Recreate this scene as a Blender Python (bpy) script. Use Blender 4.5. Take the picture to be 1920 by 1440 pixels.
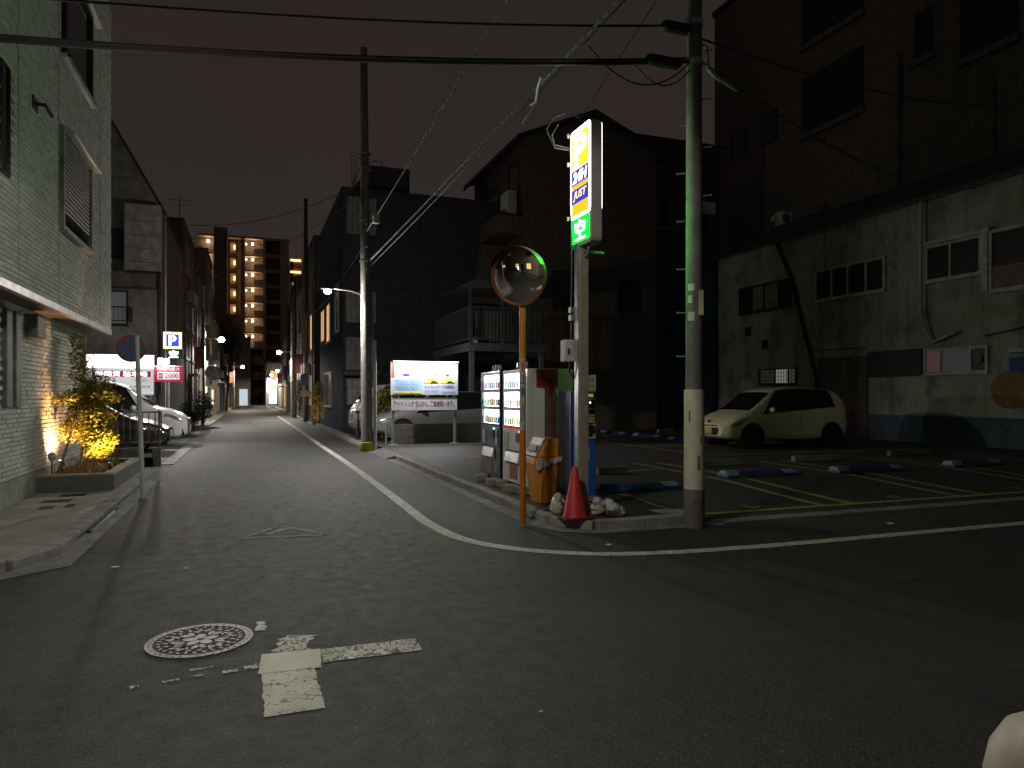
import bpy, math, random
from mathutils import Vector, Matrix
R = math.radians
scene = bpy.context.scene
for o in list(bpy.data.objects): bpy.data.objects.remove(o)
C = scene.collection

# ------------------------------------------------------------------ camera
# street runs along +Y, the cross street along X; the camera stands at the crossing
cd = bpy.data.cameras.new('camera'); cam = bpy.data.objects.new('camera', cd); C.objects.link(cam)
cam.location = (0, 0, 1.5); cam.rotation_euler = (R(90), 0, R(-20.4))
cd.sensor_fit = 'HORIZONTAL'; cd.sensor_width = 36; cd.lens = 24.956
cd.shift_y = 0.01146; cd.clip_start = .05; cd.clip_end = 2000
scene.camera = cam

# ------------------------------------------------------------------ sky: low cloud lit by the city
world = bpy.data.worlds.new('World'); scene.world = world; world.use_nodes = True
nt = world.node_tree; nt.nodes.clear()
wo = nt.nodes.new('ShaderNodeOutputWorld'); bg = nt.nodes.new('ShaderNodeBackground')
tc = nt.nodes.new('ShaderNodeTexCoord'); sep = nt.nodes.new('ShaderNodeSeparateXYZ')
rp = nt.nodes.new('ShaderNodeValToRGB'); nz = nt.nodes.new('ShaderNodeTexNoise'); mx = nt.nodes.new('ShaderNodeMix')
nz.inputs['Scale'].default_value = 1.6; nz.inputs['Detail'].default_value = 4
mx.data_type = 'RGBA'; mx.blend_type = 'MULTIPLY'; mx.inputs['Factor'].default_value = .35
nt.links.new(tc.outputs['Generated'], sep.inputs[0]); nt.links.new(sep.outputs['Z'], rp.inputs[0])
nt.links.new(tc.outputs['Generated'], nz.inputs['Vector'])
e = rp.color_ramp.elements
e[0].position = 0; e[0].color = (.0740, .0570, .0500, 1); e[1].position = .75; e[1].color = (.0350, .0285, .0275, 1)
e2 = rp.color_ramp.elements.new(.3); e2.color = (.0560, .0445, .0405, 1)
nt.links.new(rp.outputs[0], mx.inputs[6]); nt.links.new(nz.outputs['Color'], mx.inputs[7])
nt.links.new(mx.outputs[2], bg.inputs['Color']); bg.inputs['Strength'].default_value = .56
nt.links.new(bg.outputs[0], wo.inputs[0])

# ------------------------------------------------------------------ exposure and render settings
scene.view_settings.view_transform = 'Standard'; scene.view_settings.look = 'None'
scene.view_settings.exposure = 0; scene.view_settings.gamma = 1; scene.view_settings.use_curve_mapping = False
scene.render.engine = 'CYCLES'
cy = scene.cycles
cy.use_denoising = True; cy.denoiser = 'OPENIMAGEDENOISE'; cy.use_light_tree = True
cy.max_bounces = 4; cy.diffuse_bounces = 2; cy.glossy_bounces = 3; cy.transmission_bounces = 4; cy.transparent_max_bounces = 8
cy.sample_clamp_indirect = 4; cy.caustics_reflective = False; cy.caustics_refractive = False
cy.use_adaptive_sampling = False

# ------------------------------------------------------------------ materials
MATS = {}
def _mat(name):
    m = bpy.data.materials.new(name); m.use_nodes = True; t = m.node_tree; t.nodes.clear()
    out = t.nodes.new('ShaderNodeOutputMaterial'); b = t.nodes.new('ShaderNodeBsdfPrincipled')
    t.links.new(b.outputs[0], out.inputs[0]); MATS[name] = m
    return m, t, b, out
def N(t, kind, **kw):
    n = t.nodes.new('ShaderNode' + kind)
    for k, v in kw.items():
        if k in n.inputs: n.inputs[k].default_value = v
        else: setattr(n, k, v)
    return n
def mix(t, a, b, fac, blend='MIX'):
    n = t.nodes.new('ShaderNodeMix'); n.data_type = 'RGBA'; n.blend_type = blend
    for s, v in ((0, fac), (6, a), (7, b)):
        if hasattr(v, 'is_linked'): t.links.new(v, n.inputs[s])
        elif s == 0: n.inputs[0].default_value = v
        else: n.inputs[s].default_value = (*v, 1) if len(v) == 3 else v
    return n.outputs[2]
def ramp(t, sock, lo, hi, smooth=True):
    n = t.nodes.new('ShaderNodeMapRange'); n.interpolation_type = 'SMOOTHSTEP' if smooth else 'LINEAR'
    t.links.new(sock, n.inputs[0]); n.inputs[1].default_value = lo; n.inputs[2].default_value = hi
    return n.outputs[0]
def math_(t, op, a, b=None):
    n = t.nodes.new('ShaderNodeMath'); n.operation = op
    for i, v in enumerate((a, b)):
        if v is None: continue
        if hasattr(v, 'is_linked'): t.links.new(v, n.inputs[i])
        else: n.inputs[i].default_value = v
    return n.outputs[0]
def coords(t, scale=(1, 1, 1), kind='Object'):
    c = t.nodes.new('ShaderNodeTexCoord'); mp = t.nodes.new('ShaderNodeMapping'); mp.inputs['Scale'].default_value = scale
    t.links.new(c.outputs[kind], mp.inputs[0]); return mp.outputs[0]
def noise(t, co, scale, detail=5, rough=.55):
    n = N(t, 'TexNoise', Scale=scale, Detail=detail, Roughness=rough); t.links.new(co, n.inputs['Vector']); return n.outputs['Fac']
def add_bump(t, b, h, strength=.3, dist=.01):
    bp = N(t, 'Bump', Strength=strength, Distance=dist); t.links.new(h, bp.inputs['Height']); t.links.new(bp.outputs[0], b.inputs['Normal'])
def pm(name, col, rough=.7, metal=0, var=.25, scale=5, bump=.15, bscale=60, dirt=0, streak=False, coat=0, spec=.5):
    """plain painted / mineral / metal surface: colour, mottling, dirt streaks and fine relief"""
    if name in MATS: return MATS[name]
    m, t, b, out = _mat(name); co = coords(t)
    n1 = noise(t, co, scale, 6, .6)
    c = mix(t, tuple(x * (1 - var) for x in col), tuple(min(1, x * (1 + var)) for x in col), ramp(t, n1, .3, .7))
    if dirt:
        co2 = coords(t, (3.5, 3.5, .35) if streak else (1.3, 1.3, 1.3)); n2 = noise(t, co2, 1.6, 7, .62)
        c = mix(t, c, tuple(x * .28 for x in col), math_(t, 'MULTIPLY', ramp(t, n2, .48, .72), dirt))
    t.links.new(c, b.inputs['Base Color'])
    b.inputs['Roughness'].default_value = rough; b.inputs['Metallic'].default_value = metal
    b.inputs['Specular IOR Level'].default_value = spec; b.inputs['Coat Weight'].default_value = coat
    b.inputs['Coat Roughness'].default_value = .06
    if bump: add_bump(t, b, noise(t, co, bscale, 4, .6), bump, .01)
    return m
def em(name, col, strength, base=.5):
    if name in MATS: return MATS[name]
    m, t, b, out = _mat(name); b.inputs['Base Color'].default_value = (*[c * base for c in col], 1)
    b.inputs['Emission Color'].default_value = (*col, 1); b.inputs['Emission Strength'].default_value = strength
    b.inputs['Roughness'].default_value = .4
    if strength < 1.5 or any(k in name for k in ('landing', 'far lamp', 'lit sign', 'stair', 'price strip', 'window', 'shop')): m.cycles.emission_sampling = 'NONE'
    return m
def glass(name, col=(.012, .014, .017), rough=.06):
    m, t, b, out = _mat(name); co = coords(t)
    b.inputs['Base Color'].default_value = (*col, 1); b.inputs['Roughness'].default_value = rough
    b.inputs['Specular IOR Level'].default_value = .6
    add_bump(t, b, noise(t, co, 1.2, 2), .05, .02); return m

def asphalt(name, col, big=.35, speck=.5, seam=False):
    m, t, b, out = _mat(name); co = coords(t)
    n1 = noise(t, co, .55, 6, .62); n2 = noise(t, co, 7, 5, .6)
    v = N(t, 'TexVoronoi', Scale=78.0); t.links.new(co, v.inputs['Vector'])
    sp = t.nodes.new('ShaderNodeSeparateColor'); t.links.new(v.outputs['Color'], sp.inputs[0])
    c = mix(t, tuple(x * (1 - big) for x in col), tuple(x * (1 + big) for x in col), ramp(t, n1, .3, .7))
    c = mix(t, c, tuple(x * .55 for x in col), math_(t, 'MULTIPLY', ramp(t, n2, .5, .75), .12))
    # stones in the binder: many slightly paler, a few pale ones
    c = mix(t, c, tuple(x * 1.9 for x in col), math_(t, 'MULTIPLY', ramp(t, sp.outputs[0], .55, .9), speck))
    pale = math_(t, 'MULTIPLY', ramp(t, sp.outputs[1], .962, .975), ramp(t, v.outputs['Distance'], .55, .35))
    c = mix(t, c, tuple(min(.45, x * 4.2) for x in col), math_(t, 'MULTIPLY', pale, ramp(t, noise(t, co, 6, 3), .35, .7)))
    if seam:
        w = N(t, 'TexVoronoi', Scale=.16, feature='DISTANCE_TO_EDGE'); cw = coords(t)
        wv = N(t, 'TexNoise', Scale=1.3, Detail=4.0); t.links.new(cw, wv.inputs['Vector'])
        wm = t.nodes.new('ShaderNodeVectorMath'); wm.operation = 'MULTIPLY_ADD'; wm.inputs[1].default_value = (.8, .8, 0)
        t.links.new(wv.outputs['Color'], wm.inputs[0]); t.links.new(cw, wm.inputs[2]); t.links.new(wm.outputs[0], w.inputs['Vector'])
        c = mix(t, c, tuple(x * .45 for x in col), math_(t, 'MULTIPLY', ramp(t, w.outputs['Distance'], .004, .001), seam))
    t.links.new(c, b.inputs['Base Color'])
    rr = ramp(t, n2, .2, .9); rm = N(t, 'MapRange'); t.links.new(rr, rm.inputs[0]); rm.inputs[3].default_value = .62; rm.inputs[4].default_value = .85
    t.links.new(rm.outputs[0], b.inputs['Roughness'])
    h = math_(t, 'ADD', math_(t, 'MULTIPLY', v.outputs['Distance'], -1.0), math_(t, 'MULTIPLY', noise(t, co, 260, 2), .6))
    add_bump(t, b, h, .45, .006)
    return m
def paint(name, col, wear, under=(.037, .036, .034)):
    """road paint, cracked and rubbed away to the asphalt"""
    m, t, b, out = _mat(name); co = coords(t)
    wn = N(t, 'TexNoise', Scale=9.0, Detail=3.0); t.links.new(co, wn.inputs['Vector'])
    wm = t.nodes.new('ShaderNodeVectorMath'); wm.operation = 'MULTIPLY_ADD'; wm.inputs[1].default_value = (.05, .05, 0)
    t.links.new(wn.outputs['Color'], wm.inputs[0]); t.links.new(co, wm.inputs[2])
    v = N(t, 'TexVoronoi', Scale=24.0, feature='DISTANCE_TO_EDGE'); t.links.new(wm.outputs[0], v.inputs['Vector'])
    n1 = noise(t, co, 13, 6, .65); n2 = noise(t, co, 120, 3, .6)
    crack = math_(t, 'MULTIPLY', ramp(t, v.outputs['Distance'], .04 + .13 * wear, .0), ramp(t, n1, .62 - .34 * wear, .66 - .2 * wear))
    patch = ramp(t, math_(t, 'ADD', n1, math_(t, 'MULTIPLY', n2, .35)), 1.02 - .36 * wear, 1.08 - .36 * wear)
    fac = math_(t, 'MAXIMUM', crack, patch)
    g = mix(t, tuple(x * .8 for x in col), col, ramp(t, noise(t, co, 3.5, 5), .35, .65))
    c = mix(t, g, under, fac); t.links.new(c, b.inputs['Base Color']); b.inputs['Roughness'].default_value = .7
    add_bump(t, b, math_(t, 'SUBTRACT', math_(t, 'MULTIPLY', n2, .4), fac), .35, .004)
    return m

m_road = asphalt('road asphalt', (.031, .0308, .0292), .25, .6, .3)
m_lot = asphalt('parking lot asphalt', (.030, .027, .025), .3, .4, .5)
m_ground = pm('ground earth', (.05, .048, .045), .9)
m_conc = pm('pale concrete paving', (.32, .312, .285), .8, dirt=.35, bump=.12, scale=2)
m_kerb = pm('kerb concrete', (.27, .26, .235), .85, dirt=.55, scale=4, bump=.3, bscale=90)
m_gut = pm('gutter concrete', (.19, .185, .17), .85, dirt=.6, scale=3, bump=.3, bscale=80)
m_white = paint('white road paint', (.54, .525, .455), .42)
m_white_new = paint('white road paint almost whole', (.58, .56, .48), .14)
m_white_worn = paint('white road paint badly cracked', (.55, .53, .455), .78)
m_white_gone = paint('white road paint nearly gone', (.20, .195, .18), .72)
m_yel = paint('yellow stall paint', (.37, .27, .10), .5, (.03, .027, .025))
m_block = pm('grey concrete block', (.17, .165, .15), .9, dirt=.6, bump=.5, bscale=120)
m_steel = pm('galvanised steel', (.42, .43, .44), .45, .8, var=.15)
m_dsteel = pm('dark steel', (.06, .06, .065), .5, .6)
m_black = pm('black rubber and plastic', (.014, .014, .015), .55, var=.3)
m_soil = pm('planter soil', (.035, .025, .017), .95, bump=.9, bscale=25)
m_polec = pm('pole concrete', (.27, .265, .25), .8, dirt=.5, streak=True, scale=6)
m_wpipe = pm('white painted steel pipe', (.72, .73, .74), .4, var=.06)
m_whitepl = pm('white painted metal', (.70, .70, .68), .4, var=.06, dirt=.15)
m_glass = glass('dark window glass')
m_frame = pm('silver window frame', (.36, .36, .35), .4, .4, var=.1)
m_dframe = pm('dark bronze window frame', (.05, .045, .04), .45, .4)
m_wire = pm('black cable sheath', (.022, .02, .02), .5, bump=0)
m_wireg = pm('grey spiral cable', (.30, .30, .29), .4, bump=0)

# ------------------------------------------------------------------ mesh helpers
class MB:
    def __init__(s): s.v = []; s.f = []
    def add(s, vs, fs):
        k = len(s.v); s.v += [tuple(p) for p in vs]; s.f += [tuple(i + k for i in f) for f in fs]; return s
    def box(s, x0, x1, y0, y1, z0, z1):
        return s.add([(x0,y0,z0),(x1,y0,z0),(x1,y1,z0),(x0,y1,z0),(x0,y0,z1),(x1,y0,z1),(x1,y1,z1),(x0,y1,z1)],
                     [(0,3,2,1),(4,5,6,7),(0,1,5,4),(1,2,6,5),(2,3,7,6),(3,0,4,7)])
    def obox(s, c, d, rz=0, rx=0, ry=0):
        m = Matrix.Rotation(rz, 3, 'Z') @ Matrix.Rotation(ry, 3, 'Y') @ Matrix.Rotation(rx, 3, 'X'); a, b, h = (q / 2 for q in d); c = Vector(c)
        vs = [c + m @ Vector(p) for p in ((-a,-b,-h),(a,-b,-h),(a,b,-h),(-a,b,-h),(-a,-b,h),(a,-b,h),(a,b,h),(-a,b,h))]
        return s.add(vs, [(0,3,2,1),(4,5,6,7),(0,1,5,4),(1,2,6,5),(2,3,7,6),(3,0,4,7)])
    def quad(s, *p): return s.add(p, [tuple(range(len(p)))])
    def ring(s, a, b, r0, r1, n=12, caps=True):
        a = Vector(a); b = Vector(b); d = (b - a).normalized()
        u = d.cross(Vector((0, 0, 1)) if abs(d.z) < .9 else Vector((1, 0, 0))).normalized(); w = d.cross(u)
        vs = []
        for p, r in ((a, r0), (b, r1)):
            for i in range(n):
                q = 2 * math.pi * i / n; vs.append(p + u * (r * math.cos(q)) + w * (r * math.sin(q)))
        fs = [(i, (i + 1) % n, n + (i + 1) % n, n + i) for i in range(n)]
        if caps: fs += [tuple(range(n - 1, -1, -1)), tuple(range(n, 2 * n))]
        return s.add(vs, fs)
    def tube(s, pts, r, n=6):
        pts = [Vector(p) for p in pts]; k = len(pts); vs = []; fs = []
        for i, p in enumerate(pts):
            d = (pts[min(i + 1, k - 1)] - pts[max(i - 1, 0)]).normalized()
            u = d.cross(Vector((0, 0, 1)) if abs(d.z) < .95 else Vector((1, 0, 0))).normalized(); w = d.cross(u)
            rr = r[i] if isinstance(r, (list, tuple)) else r
            for j in range(n):
                q = 2 * math.pi * j / n; vs.append(p + u * (rr * math.cos(q)) + w * (rr * math.sin(q)))
        for i in range(k - 1):
            for j in range(n): fs.append((i*n+j, i*n+(j+1) % n, (i+1)*n+(j+1) % n, (i+1)*n+j))
        fs += [tuple(range(n - 1, -1, -1)), tuple(range((k - 1) * n, k * n))]
        return s.add(vs, fs)
    def lathe(s, prof, c=(0, 0, 0), n=20, axis='Z', rot=None, caps=True):
        vs = []; fs = []; c = Vector(c)
        for r, h in prof:
            for j in range(n):
                q = 2 * math.pi * j / n; p = Vector((r * math.cos(q), r * math.sin(q), h))
                if axis == 'X': p = Vector((p.z, p.x, p.y))
                elif axis == 'Y': p = Vector((p.x, p.z, p.y))
                if rot is not None: p = rot @ p
                vs.append(c + p)
        for i in range(len(prof) - 1):
            for j in range(n): fs.append((i*n+j, i*n+(j+1) % n, (i+1)*n+(j+1) % n, (i+1)*n+j))
        if caps and prof[0][0] > 1e-5: fs.append(tuple(range(n - 1, -1, -1)))
        if caps and prof[-1][0] > 1e-5: fs.append(tuple(range((len(prof) - 1) * n, len(prof) * n)))
        return s.add(vs, fs)
    def prism(s, poly, a, b, axis='Z'):
        """polygon swept from a to b along an axis; poly holds the other two coordinates in order"""
        n = len(poly)
        def P(p, h): return (p[0], p[1], h) if axis == 'Z' else ((p[0], h, p[1]) if axis == 'Y' else (h, p[0], p[1]))
        vs = [P(p, a) for p in poly] + [P(p, b) for p in poly]
        return s.add(vs, [tuple(range(n - 1, -1, -1)), tuple(range(n, 2 * n))] + [(i, (i + 1) % n, n + (i + 1) % n, n + i) for i in range(n)])
    def ball(s, c, r, nu=14, nv=8, jit=0, rnd=None):
        prof = []; vs = []; fs = []; r = r if isinstance(r, tuple) else (r, r, r)
        for i in range(nv + 1):
            ph = math.pi * i / nv
            for j in range(nu):
                q = 2 * math.pi * j / nu; k = 1 + (rnd.uniform(-jit, jit) if rnd and 0 < i < nv else 0)
                vs.append((c[0] + r[0]*k*math.sin(ph)*math.cos(q), c[1] + r[1]*k*math.sin(ph)*math.sin(q), c[2] - r[2]*k*math.cos(ph)))
        for i in range(nv):
            for j in range(nu): fs.append((i*nu+j, i*nu+(j+1) % nu, (i+1)*nu+(j+1) % nu, (i+1)*nu+j))
        return s.add(vs, fs)
    def build(s, name, mat, parent=None, smooth=False, bevel=0, local=False, origin=None):
        if parent is None:
            if origin is None:
                xs, ys, zs = zip(*s.v); origin = ((min(xs)+max(xs))/2, (min(ys)+max(ys))/2, min(zs))
            off = Vector(origin)
        else: off = Vector((0, 0, 0)) if local else wloc(parent)
        me = bpy.data.meshes.new(name); me.from_pydata([tuple(Vector(p) - off) for p in s.v], [], s.f); me.update()
        if mat: me.materials.append(mat)
        o = bpy.data.objects.new(name, me); C.objects.link(o)
        if parent is None: o.location = off
        else: o.parent = parent
        if smooth: shade(me)
        if bevel:
            bv = o.modifiers.new('bevel', 'BEVEL'); bv.width = bevel; bv.segments = 2; bv.limit_method = 'ANGLE'; bv.angle_limit = R(40)
        return o
def shade(me, ang=40):
    for p in me.polygons: p.use_smooth = True
    try: me.set_sharp_from_angle(angle=R(ang))
    except Exception: pass
def wloc(o):
    v = Vector((0, 0, 0))
    while o is not None: v += o.location; o = o.parent
    return v
def tag(o, label=None, cat=None, group=None, kind=None):
    if label: o['label'] = label
    if cat: o['category'] = cat
    if group: o['group'] = group
    if kind: o['kind'] = kind
    return o
def thing(name, label, cat, loc, group=None, rz=0):
    o = bpy.data.objects.new(name, None); C.objects.link(o); o.location = loc; o.rotation_euler = (0, 0, rz)
    o.empty_display_size = .2
    return tag(o, label, cat, group)
def struct(o): o['kind'] = 'structure'; return o
def stuff(o): o['kind'] = 'stuff'; return o
def copy_tree(o, parent=None):
    c = o.copy(); C.objects.link(c); c.parent = parent
    for ch in o.children: copy_tree(ch, c)
    return c
def text(body, mat, parent, o, xd, yd, w=None, h=None, size=.1, name='lettering', off=.004, shear=0, bold=0, local=False, thick=0):
    """flat lettering on a surface: o = centre, xd / yd = reading and up directions, fitted into w x h"""
    cu = bpy.data.curves.new('lettering', 'FONT'); cu.body = body; cu.size = 1; cu.align_x = 'CENTER'; cu.resolution_u = 3; cu.shear = shear; cu.offset = bold
    ob = bpy.data.objects.new('lettering', cu); C.objects.link(ob)
    me = bpy.data.meshes.new_from_object(ob.evaluated_get(bpy.context.evaluated_depsgraph_get()))
    bpy.data.objects.remove(ob); vs = [v.co.copy() for v in me.vertices]; fs = [tuple(p.vertices) for p in me.polygons]; bpy.data.meshes.remove(me)
    if not vs: return None
    x0 = min(v.x for v in vs); x1 = max(v.x for v in vs); y0 = min(v.y for v in vs); y1 = max(v.y for v in vs)
    sx = w / (x1 - x0) if w else size; sy = h / (y1 - y0) if h else (sx if w else size)
    if w is None and h: sx = sy
    xd = Vector(xd).normalized(); yd = Vector(yd).normalized(); nn = xd.cross(yd); o = Vector(o)
    b = MB(); b.add([o + xd * ((v.x - (x0 + x1) / 2) * sx) + yd * ((v.y - (y0 + y1) / 2) * sy) + nn * off for v in vs], fs)
    return b.build(name, mat, parent, local=local)
def light(kind, name, loc, power, col=(1, .95, .86), size=.1, rot=None, parent=None, **kw):
    ld = bpy.data.lights.new(name, kind); ld.energy = power; ld.color = col
    if kind == 'AREA': ld.shape = kw.get('shape', 'RECTANGLE'); ld.size = size; ld.size_y = kw.get('size_y', size)
    else: ld.shadow_soft_size = size
    if kind == 'SPOT': ld.spot_size = kw.get('angle', R(90)); ld.spot_blend = kw.get('blend', .6)
    o = bpy.data.objects.new(name, ld); C.objects.link(o)
    if parent is not None: o.parent = parent; o.location = Vector(loc) - wloc(parent)
    else: o.location = loc
    if rot is not None:
        o.rotation_euler = Vector(rot).to_track_quat('-Z', 'Y').to_euler()
    return o
def sstep(x): x = max(0, min(1, x)); return x * x * (3 - 2 * x)
rnd = random.Random(7)
# ================================================================== THE GROUND
struct(MB().box(-400, 400, -400, 400, -.3, -.06).build('ground', m_ground))
road = struct(MB().quad((-70, -60, 0), (70, -60, 0), (70, 190, 0), (-70, 190, 0)).build('road', m_road, origin=(0, 0, 0)))

def strip(pts, w, zf, closed=False):
    """painted band of width w along pts (x, y), draped on zf(x, y)"""
    b = MB(); n = len(pts); vs = []
    for i, (x, y) in enumerate(pts):
        a = pts[max(i - 1, 0)]; c = pts[min(i + 1, n - 1)]; dx, dy = c[0] - a[0], c[1] - a[1]; l = math.hypot(dx, dy) or 1
        nx, ny = -dy / l * w / 2, dx / l * w / 2
        vs += [(x + nx, y + ny, zf(x + nx, y + ny)), (x - nx, y - ny, zf(x - nx, y - ny))]
    b.add(vs, [(2*i, 2*i+1, 2*i+3, 2*i+2) for i in range(n - 1)]); return b
def ragged(pts, w, z, seed, amp=.006, step=.03):
    """painted band whose sides are frayed"""
    r = random.Random(seed); out = []
    for i in range(len(pts) - 1):
        (x0, y0), (x1, y1) = pts[i], pts[i + 1]; n = max(1, int(math.hypot(x1 - x0, y1 - y0) / step))
        out += [(x0 + (x1 - x0) * k / n, y0 + (y1 - y0) * k / n) for k in range(n)]
    out.append(pts[-1]); b = MB(); n = len(out); vs = []
    for i, (x, y) in enumerate(out):
        a = out[max(i - 1, 0)]; c = out[min(i + 1, n - 1)]; dx, dy = c[0] - a[0], c[1] - a[1]; l = math.hypot(dx, dy) or 1
        p = w / 2 + r.uniform(-amp, amp); q = w / 2 + r.uniform(-amp, amp)
        vs += [(x - dy / l * p, y + dx / l * p, z), (x + dy / l * q, y - dx / l * q, z)]
    return b.add(vs, [(2*i, 2*i+1, 2*i+3, 2*i+2) for i in range(n - 1)])
def arc(cx, cy, r, a0, a1, n=14): return [(cx + r * math.cos(R(a0 + (a1 - a0) * i / n)), cy + r * math.sin(R(a0 + (a1 - a0) * i / n))) for i in range(n + 1)]

# white edge line that turns the corner into the cross street
edge = [(2.05, 22), (2.07, 17.3), (2.04, 12.3), (2.0, 9.4), (1.98, 8.4), (2.03, 7.55), (2.14, 7.02), (2.36, 6.62), (2.66, 6.3), (3.1, 6.02), (3.75, 5.84), (4.7, 5.76), (5.95, 5.74), (8.5, 5.73), (14, 5.72), (26, 5.7)]
def smooth_path(p, k=6):
    out = []
    for i in range(len(p) - 1):
        a = Vector(p[max(i-1, 0)]); b_ = Vector(p[i]); c = Vector(p[i+1]); d = Vector(p[min(i+2, len(p)-1)])
        for j in range(k):
            u = j / k; out.append(tuple(.5 * ((2*b_) + (c-a)*u + (2*a-5*b_+4*c-d)*u*u + (3*b_-a-3*c+d)*u**3)))
    out.append(tuple(p[-1])); return out
tag(ragged(smooth_path(edge), .15, .004, 1).build('edge_line', m_white, road), 'white edge line curving round the corner into the cross street')
ragged([(2.05, 22.3), (2.08, 34), (2.06, 55)], .15, .004, 2, step=.5).build('edge_line', m_white, road)
ragged([(-26, 1.35), (-2.2, 1.5)], .15, .004, 3, step=.3).build('edge_line', m_white, road)
# crossing mark: two bars, each piece worn differently
ragged([(.21, 3.5), (.205, 4.06)], .275, .004, 11).build('crossing_mark', m_white, road)
ragged([(.215, 4.04), (.235, 4.34)], .33, .0055, 12, .004).build('crossing_mark', m_white_new, road)
ragged([(.225, 4.34), (.25, 4.44), (.30, 4.62)], .2, .004, 13, .03).build('crossing_mark', m_white_worn, road)
ragged([(.40, 4.215), (.965, 4.205)], .215, .004, 14, .008).build('crossing_mark', m_white_worn, road)
for k, (xa, xb, yy, ww) in enumerate(((-.02, .05, 4.17, .06), (-.13, -.05, 4.145, .03), (-.27, -.22, 4.14, .018), (-.42, -.34, 4.115, .016), (-.57, -.53, 4.10, .03), (-.3, -.18, 4.24, .014))): ragged([(xa, yy), (xb, yy + .01)], ww, .004, 150 + k, ww*.35, .012).build('crossing_mark', m_white_worn, road)
ragged([(.07, 4.80), (.085, 4.99)], .065, .004, 16, .015).build('crossing_mark', m_white, road)
# ghost of a triangle sign rubbed out of the road, more distant paint
for i, (a, b_, w) in enumerate((((-.05, 7.95), (.80, 7.86), .05), ((.80, 7.86), (.34, 8.62), .06), ((.34, 8.62), (.0, 8.05), .05), ((.18, 8.1), (.42, 8.4), .12))):
    ragged([a, b_], w, .004, 20 + i, .02).build('faded_triangle', m_white_gone, road)
for i, (a, b_, w) in enumerate((((-.9, 44.5), (1.6, 44.8), .35), ((-.9, 31.6), (.4, 31.4), .25), ((-1.2, 63), (1.5, 63.4), .5))):
    ragged([a, b_], w, .004, 40 + i, .04, .3).build('stop_line', m_white_worn, road)
# darker repair strip and stains in the asphalt
m_patch = asphalt('patched asphalt', (.036, .034, .032), .3, .35)
ragged([(4.0, 2.6), (7.5, 4.9), (14, 5.2)], .35, .0025, 51, .02, .2).build('repair_patch', m_patch, road)
ragged([(-1.25, 15.2), (2.0, 15.0)], .05, .0025, 52, .01).build('repair_patch', m_patch, road)
ragged([(4.9, 4.35), (6.3, 4.55)], .22, .0028, 53, .05).build('repair_patch', m_patch, road)
ragged([(3.3, 6.45), (8, 6.6), (20, 6.6)], .9, .0025, 54, .02, .3).build('repair_patch', m_patch, road)
m_litter = pm('pale litter', (.6, .58, .53), .8)
for i, (x, y, s) in enumerate(((-1.08, 7.02, .035), (-.5, 6.75, .016), (2.55, 11.0, .02), (7.05, 6.25, .05), (3.4, 6.35, .03), (-.98, 10.9, .018), (1.3, 3.1, .01))):
    r = random.Random(60 + i); b = MB(); n = 7
    b.prism([(x + s * r.uniform(.6, 1.3) * math.cos(q * 6.283 / n), y + s * r.uniform(.5, 1) * math.sin(q * 6.283 / n)) for q in range(n)], .003, .008)
    tag(b.build('litter_scrap', m_litter), ['crumpled white scrap on the road beside the left gutter end', 'tiny white scrap on the road right of the gutter end', 'white speck of litter between edge line and vending machine kerb',
        'pale scrap on the dark cross street by the utility pole, farthest right', 'pale scrap between mirror post and cross street line', 'tiny pale scrap at the foot of the no-parking post', 'smallest pale crumb on the asphalt right of the crossing mark'][i], 'litter', 'scraps of litter')

# manhole cover with a cast flower pattern
mh = thing('manhole_cover', 'round cast iron manhole cover with raised flower pattern set in the road', 'manhole', (-.275, 4.735, 0))
m_iron = pm('worn cast iron', (.34, .325, .33), .45, .35, var=.2, scale=20, bump=.4, bscale=180)
m_irond = pm('dirty recessed iron', (.055, .05, .048), .7, .3, bump=.5, bscale=150)
mx0, my0 = -.275, 4.735
MB().lathe([(.305, .0), (.305, .009), (.262, .009), (.262, .004)], (mx0, my0, 0), 64).build('rim_ring', m_iron, mh)
MB().lathe([(.262, .001), (.262, .0045), (0, .0045)], (mx0, my0, 0), 48).build('cover_plate', m_irond, mh)
b = MB()
def leafpatch(cx, cy, ang, l, w, z0=.004, z1=.010, n=7):
    ca, sa = math.cos(ang), math.sin(ang); side = []
    for i in range(n + 1):
        u = i / n; side.append((l * u, w * math.sin(math.pi * u) ** .75))
    poly = side + [(p, -q) for p, q in side[-2:0:-1]]
    b.prism([(mx0 + cx + p * ca - q * sa, my0 + cy + p * sa + q * ca) for p, q in poly], z0, z1)
for k in range(5): leafpatch(.012 * math.cos(k * 1.2566 + .3), .012 * math.sin(k * 1.2566 + .3), k * 1.2566 + .3, .098, .033)
for k in range(5):
    for s in (-1, 1): leafpatch(.085 * math.cos(k * 1.2566 + .93), .085 * math.sin(k * 1.2566 + .93), k * 1.2566 + .93 + s * .42, .085, .02)
    for j in (-2, -1, 0, 1, 2): leafpatch(.125 * math.cos(k * 1.2566 + .3), .125 * math.sin(k * 1.2566 + .3), k * 1.2566 + .3 + j * .42, .068, .012)
for k in range(30):
    q = k * 6.2832 / 30; leafpatch(.216 * math.cos(q), .216 * math.sin(q), q + .5, .036, .0095)
for k in range(20):
    q = k * 6.2832 / 20 + .1; leafpatch(.176 * math.cos(q), .176 * math.sin(q), q - .6, .04, .011)
stuff(b.build('raised_pattern', m_iron, mh))
b = MB()
for k in range(40):
    q = k * 6.2832 / 40; b.obox((mx0 + .283 * math.cos(q), my0 + .283 * math.sin(q), .0095), (.012, .008, .002), q)
stuff(b.build('rim_studs', m_irond, mh))

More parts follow.
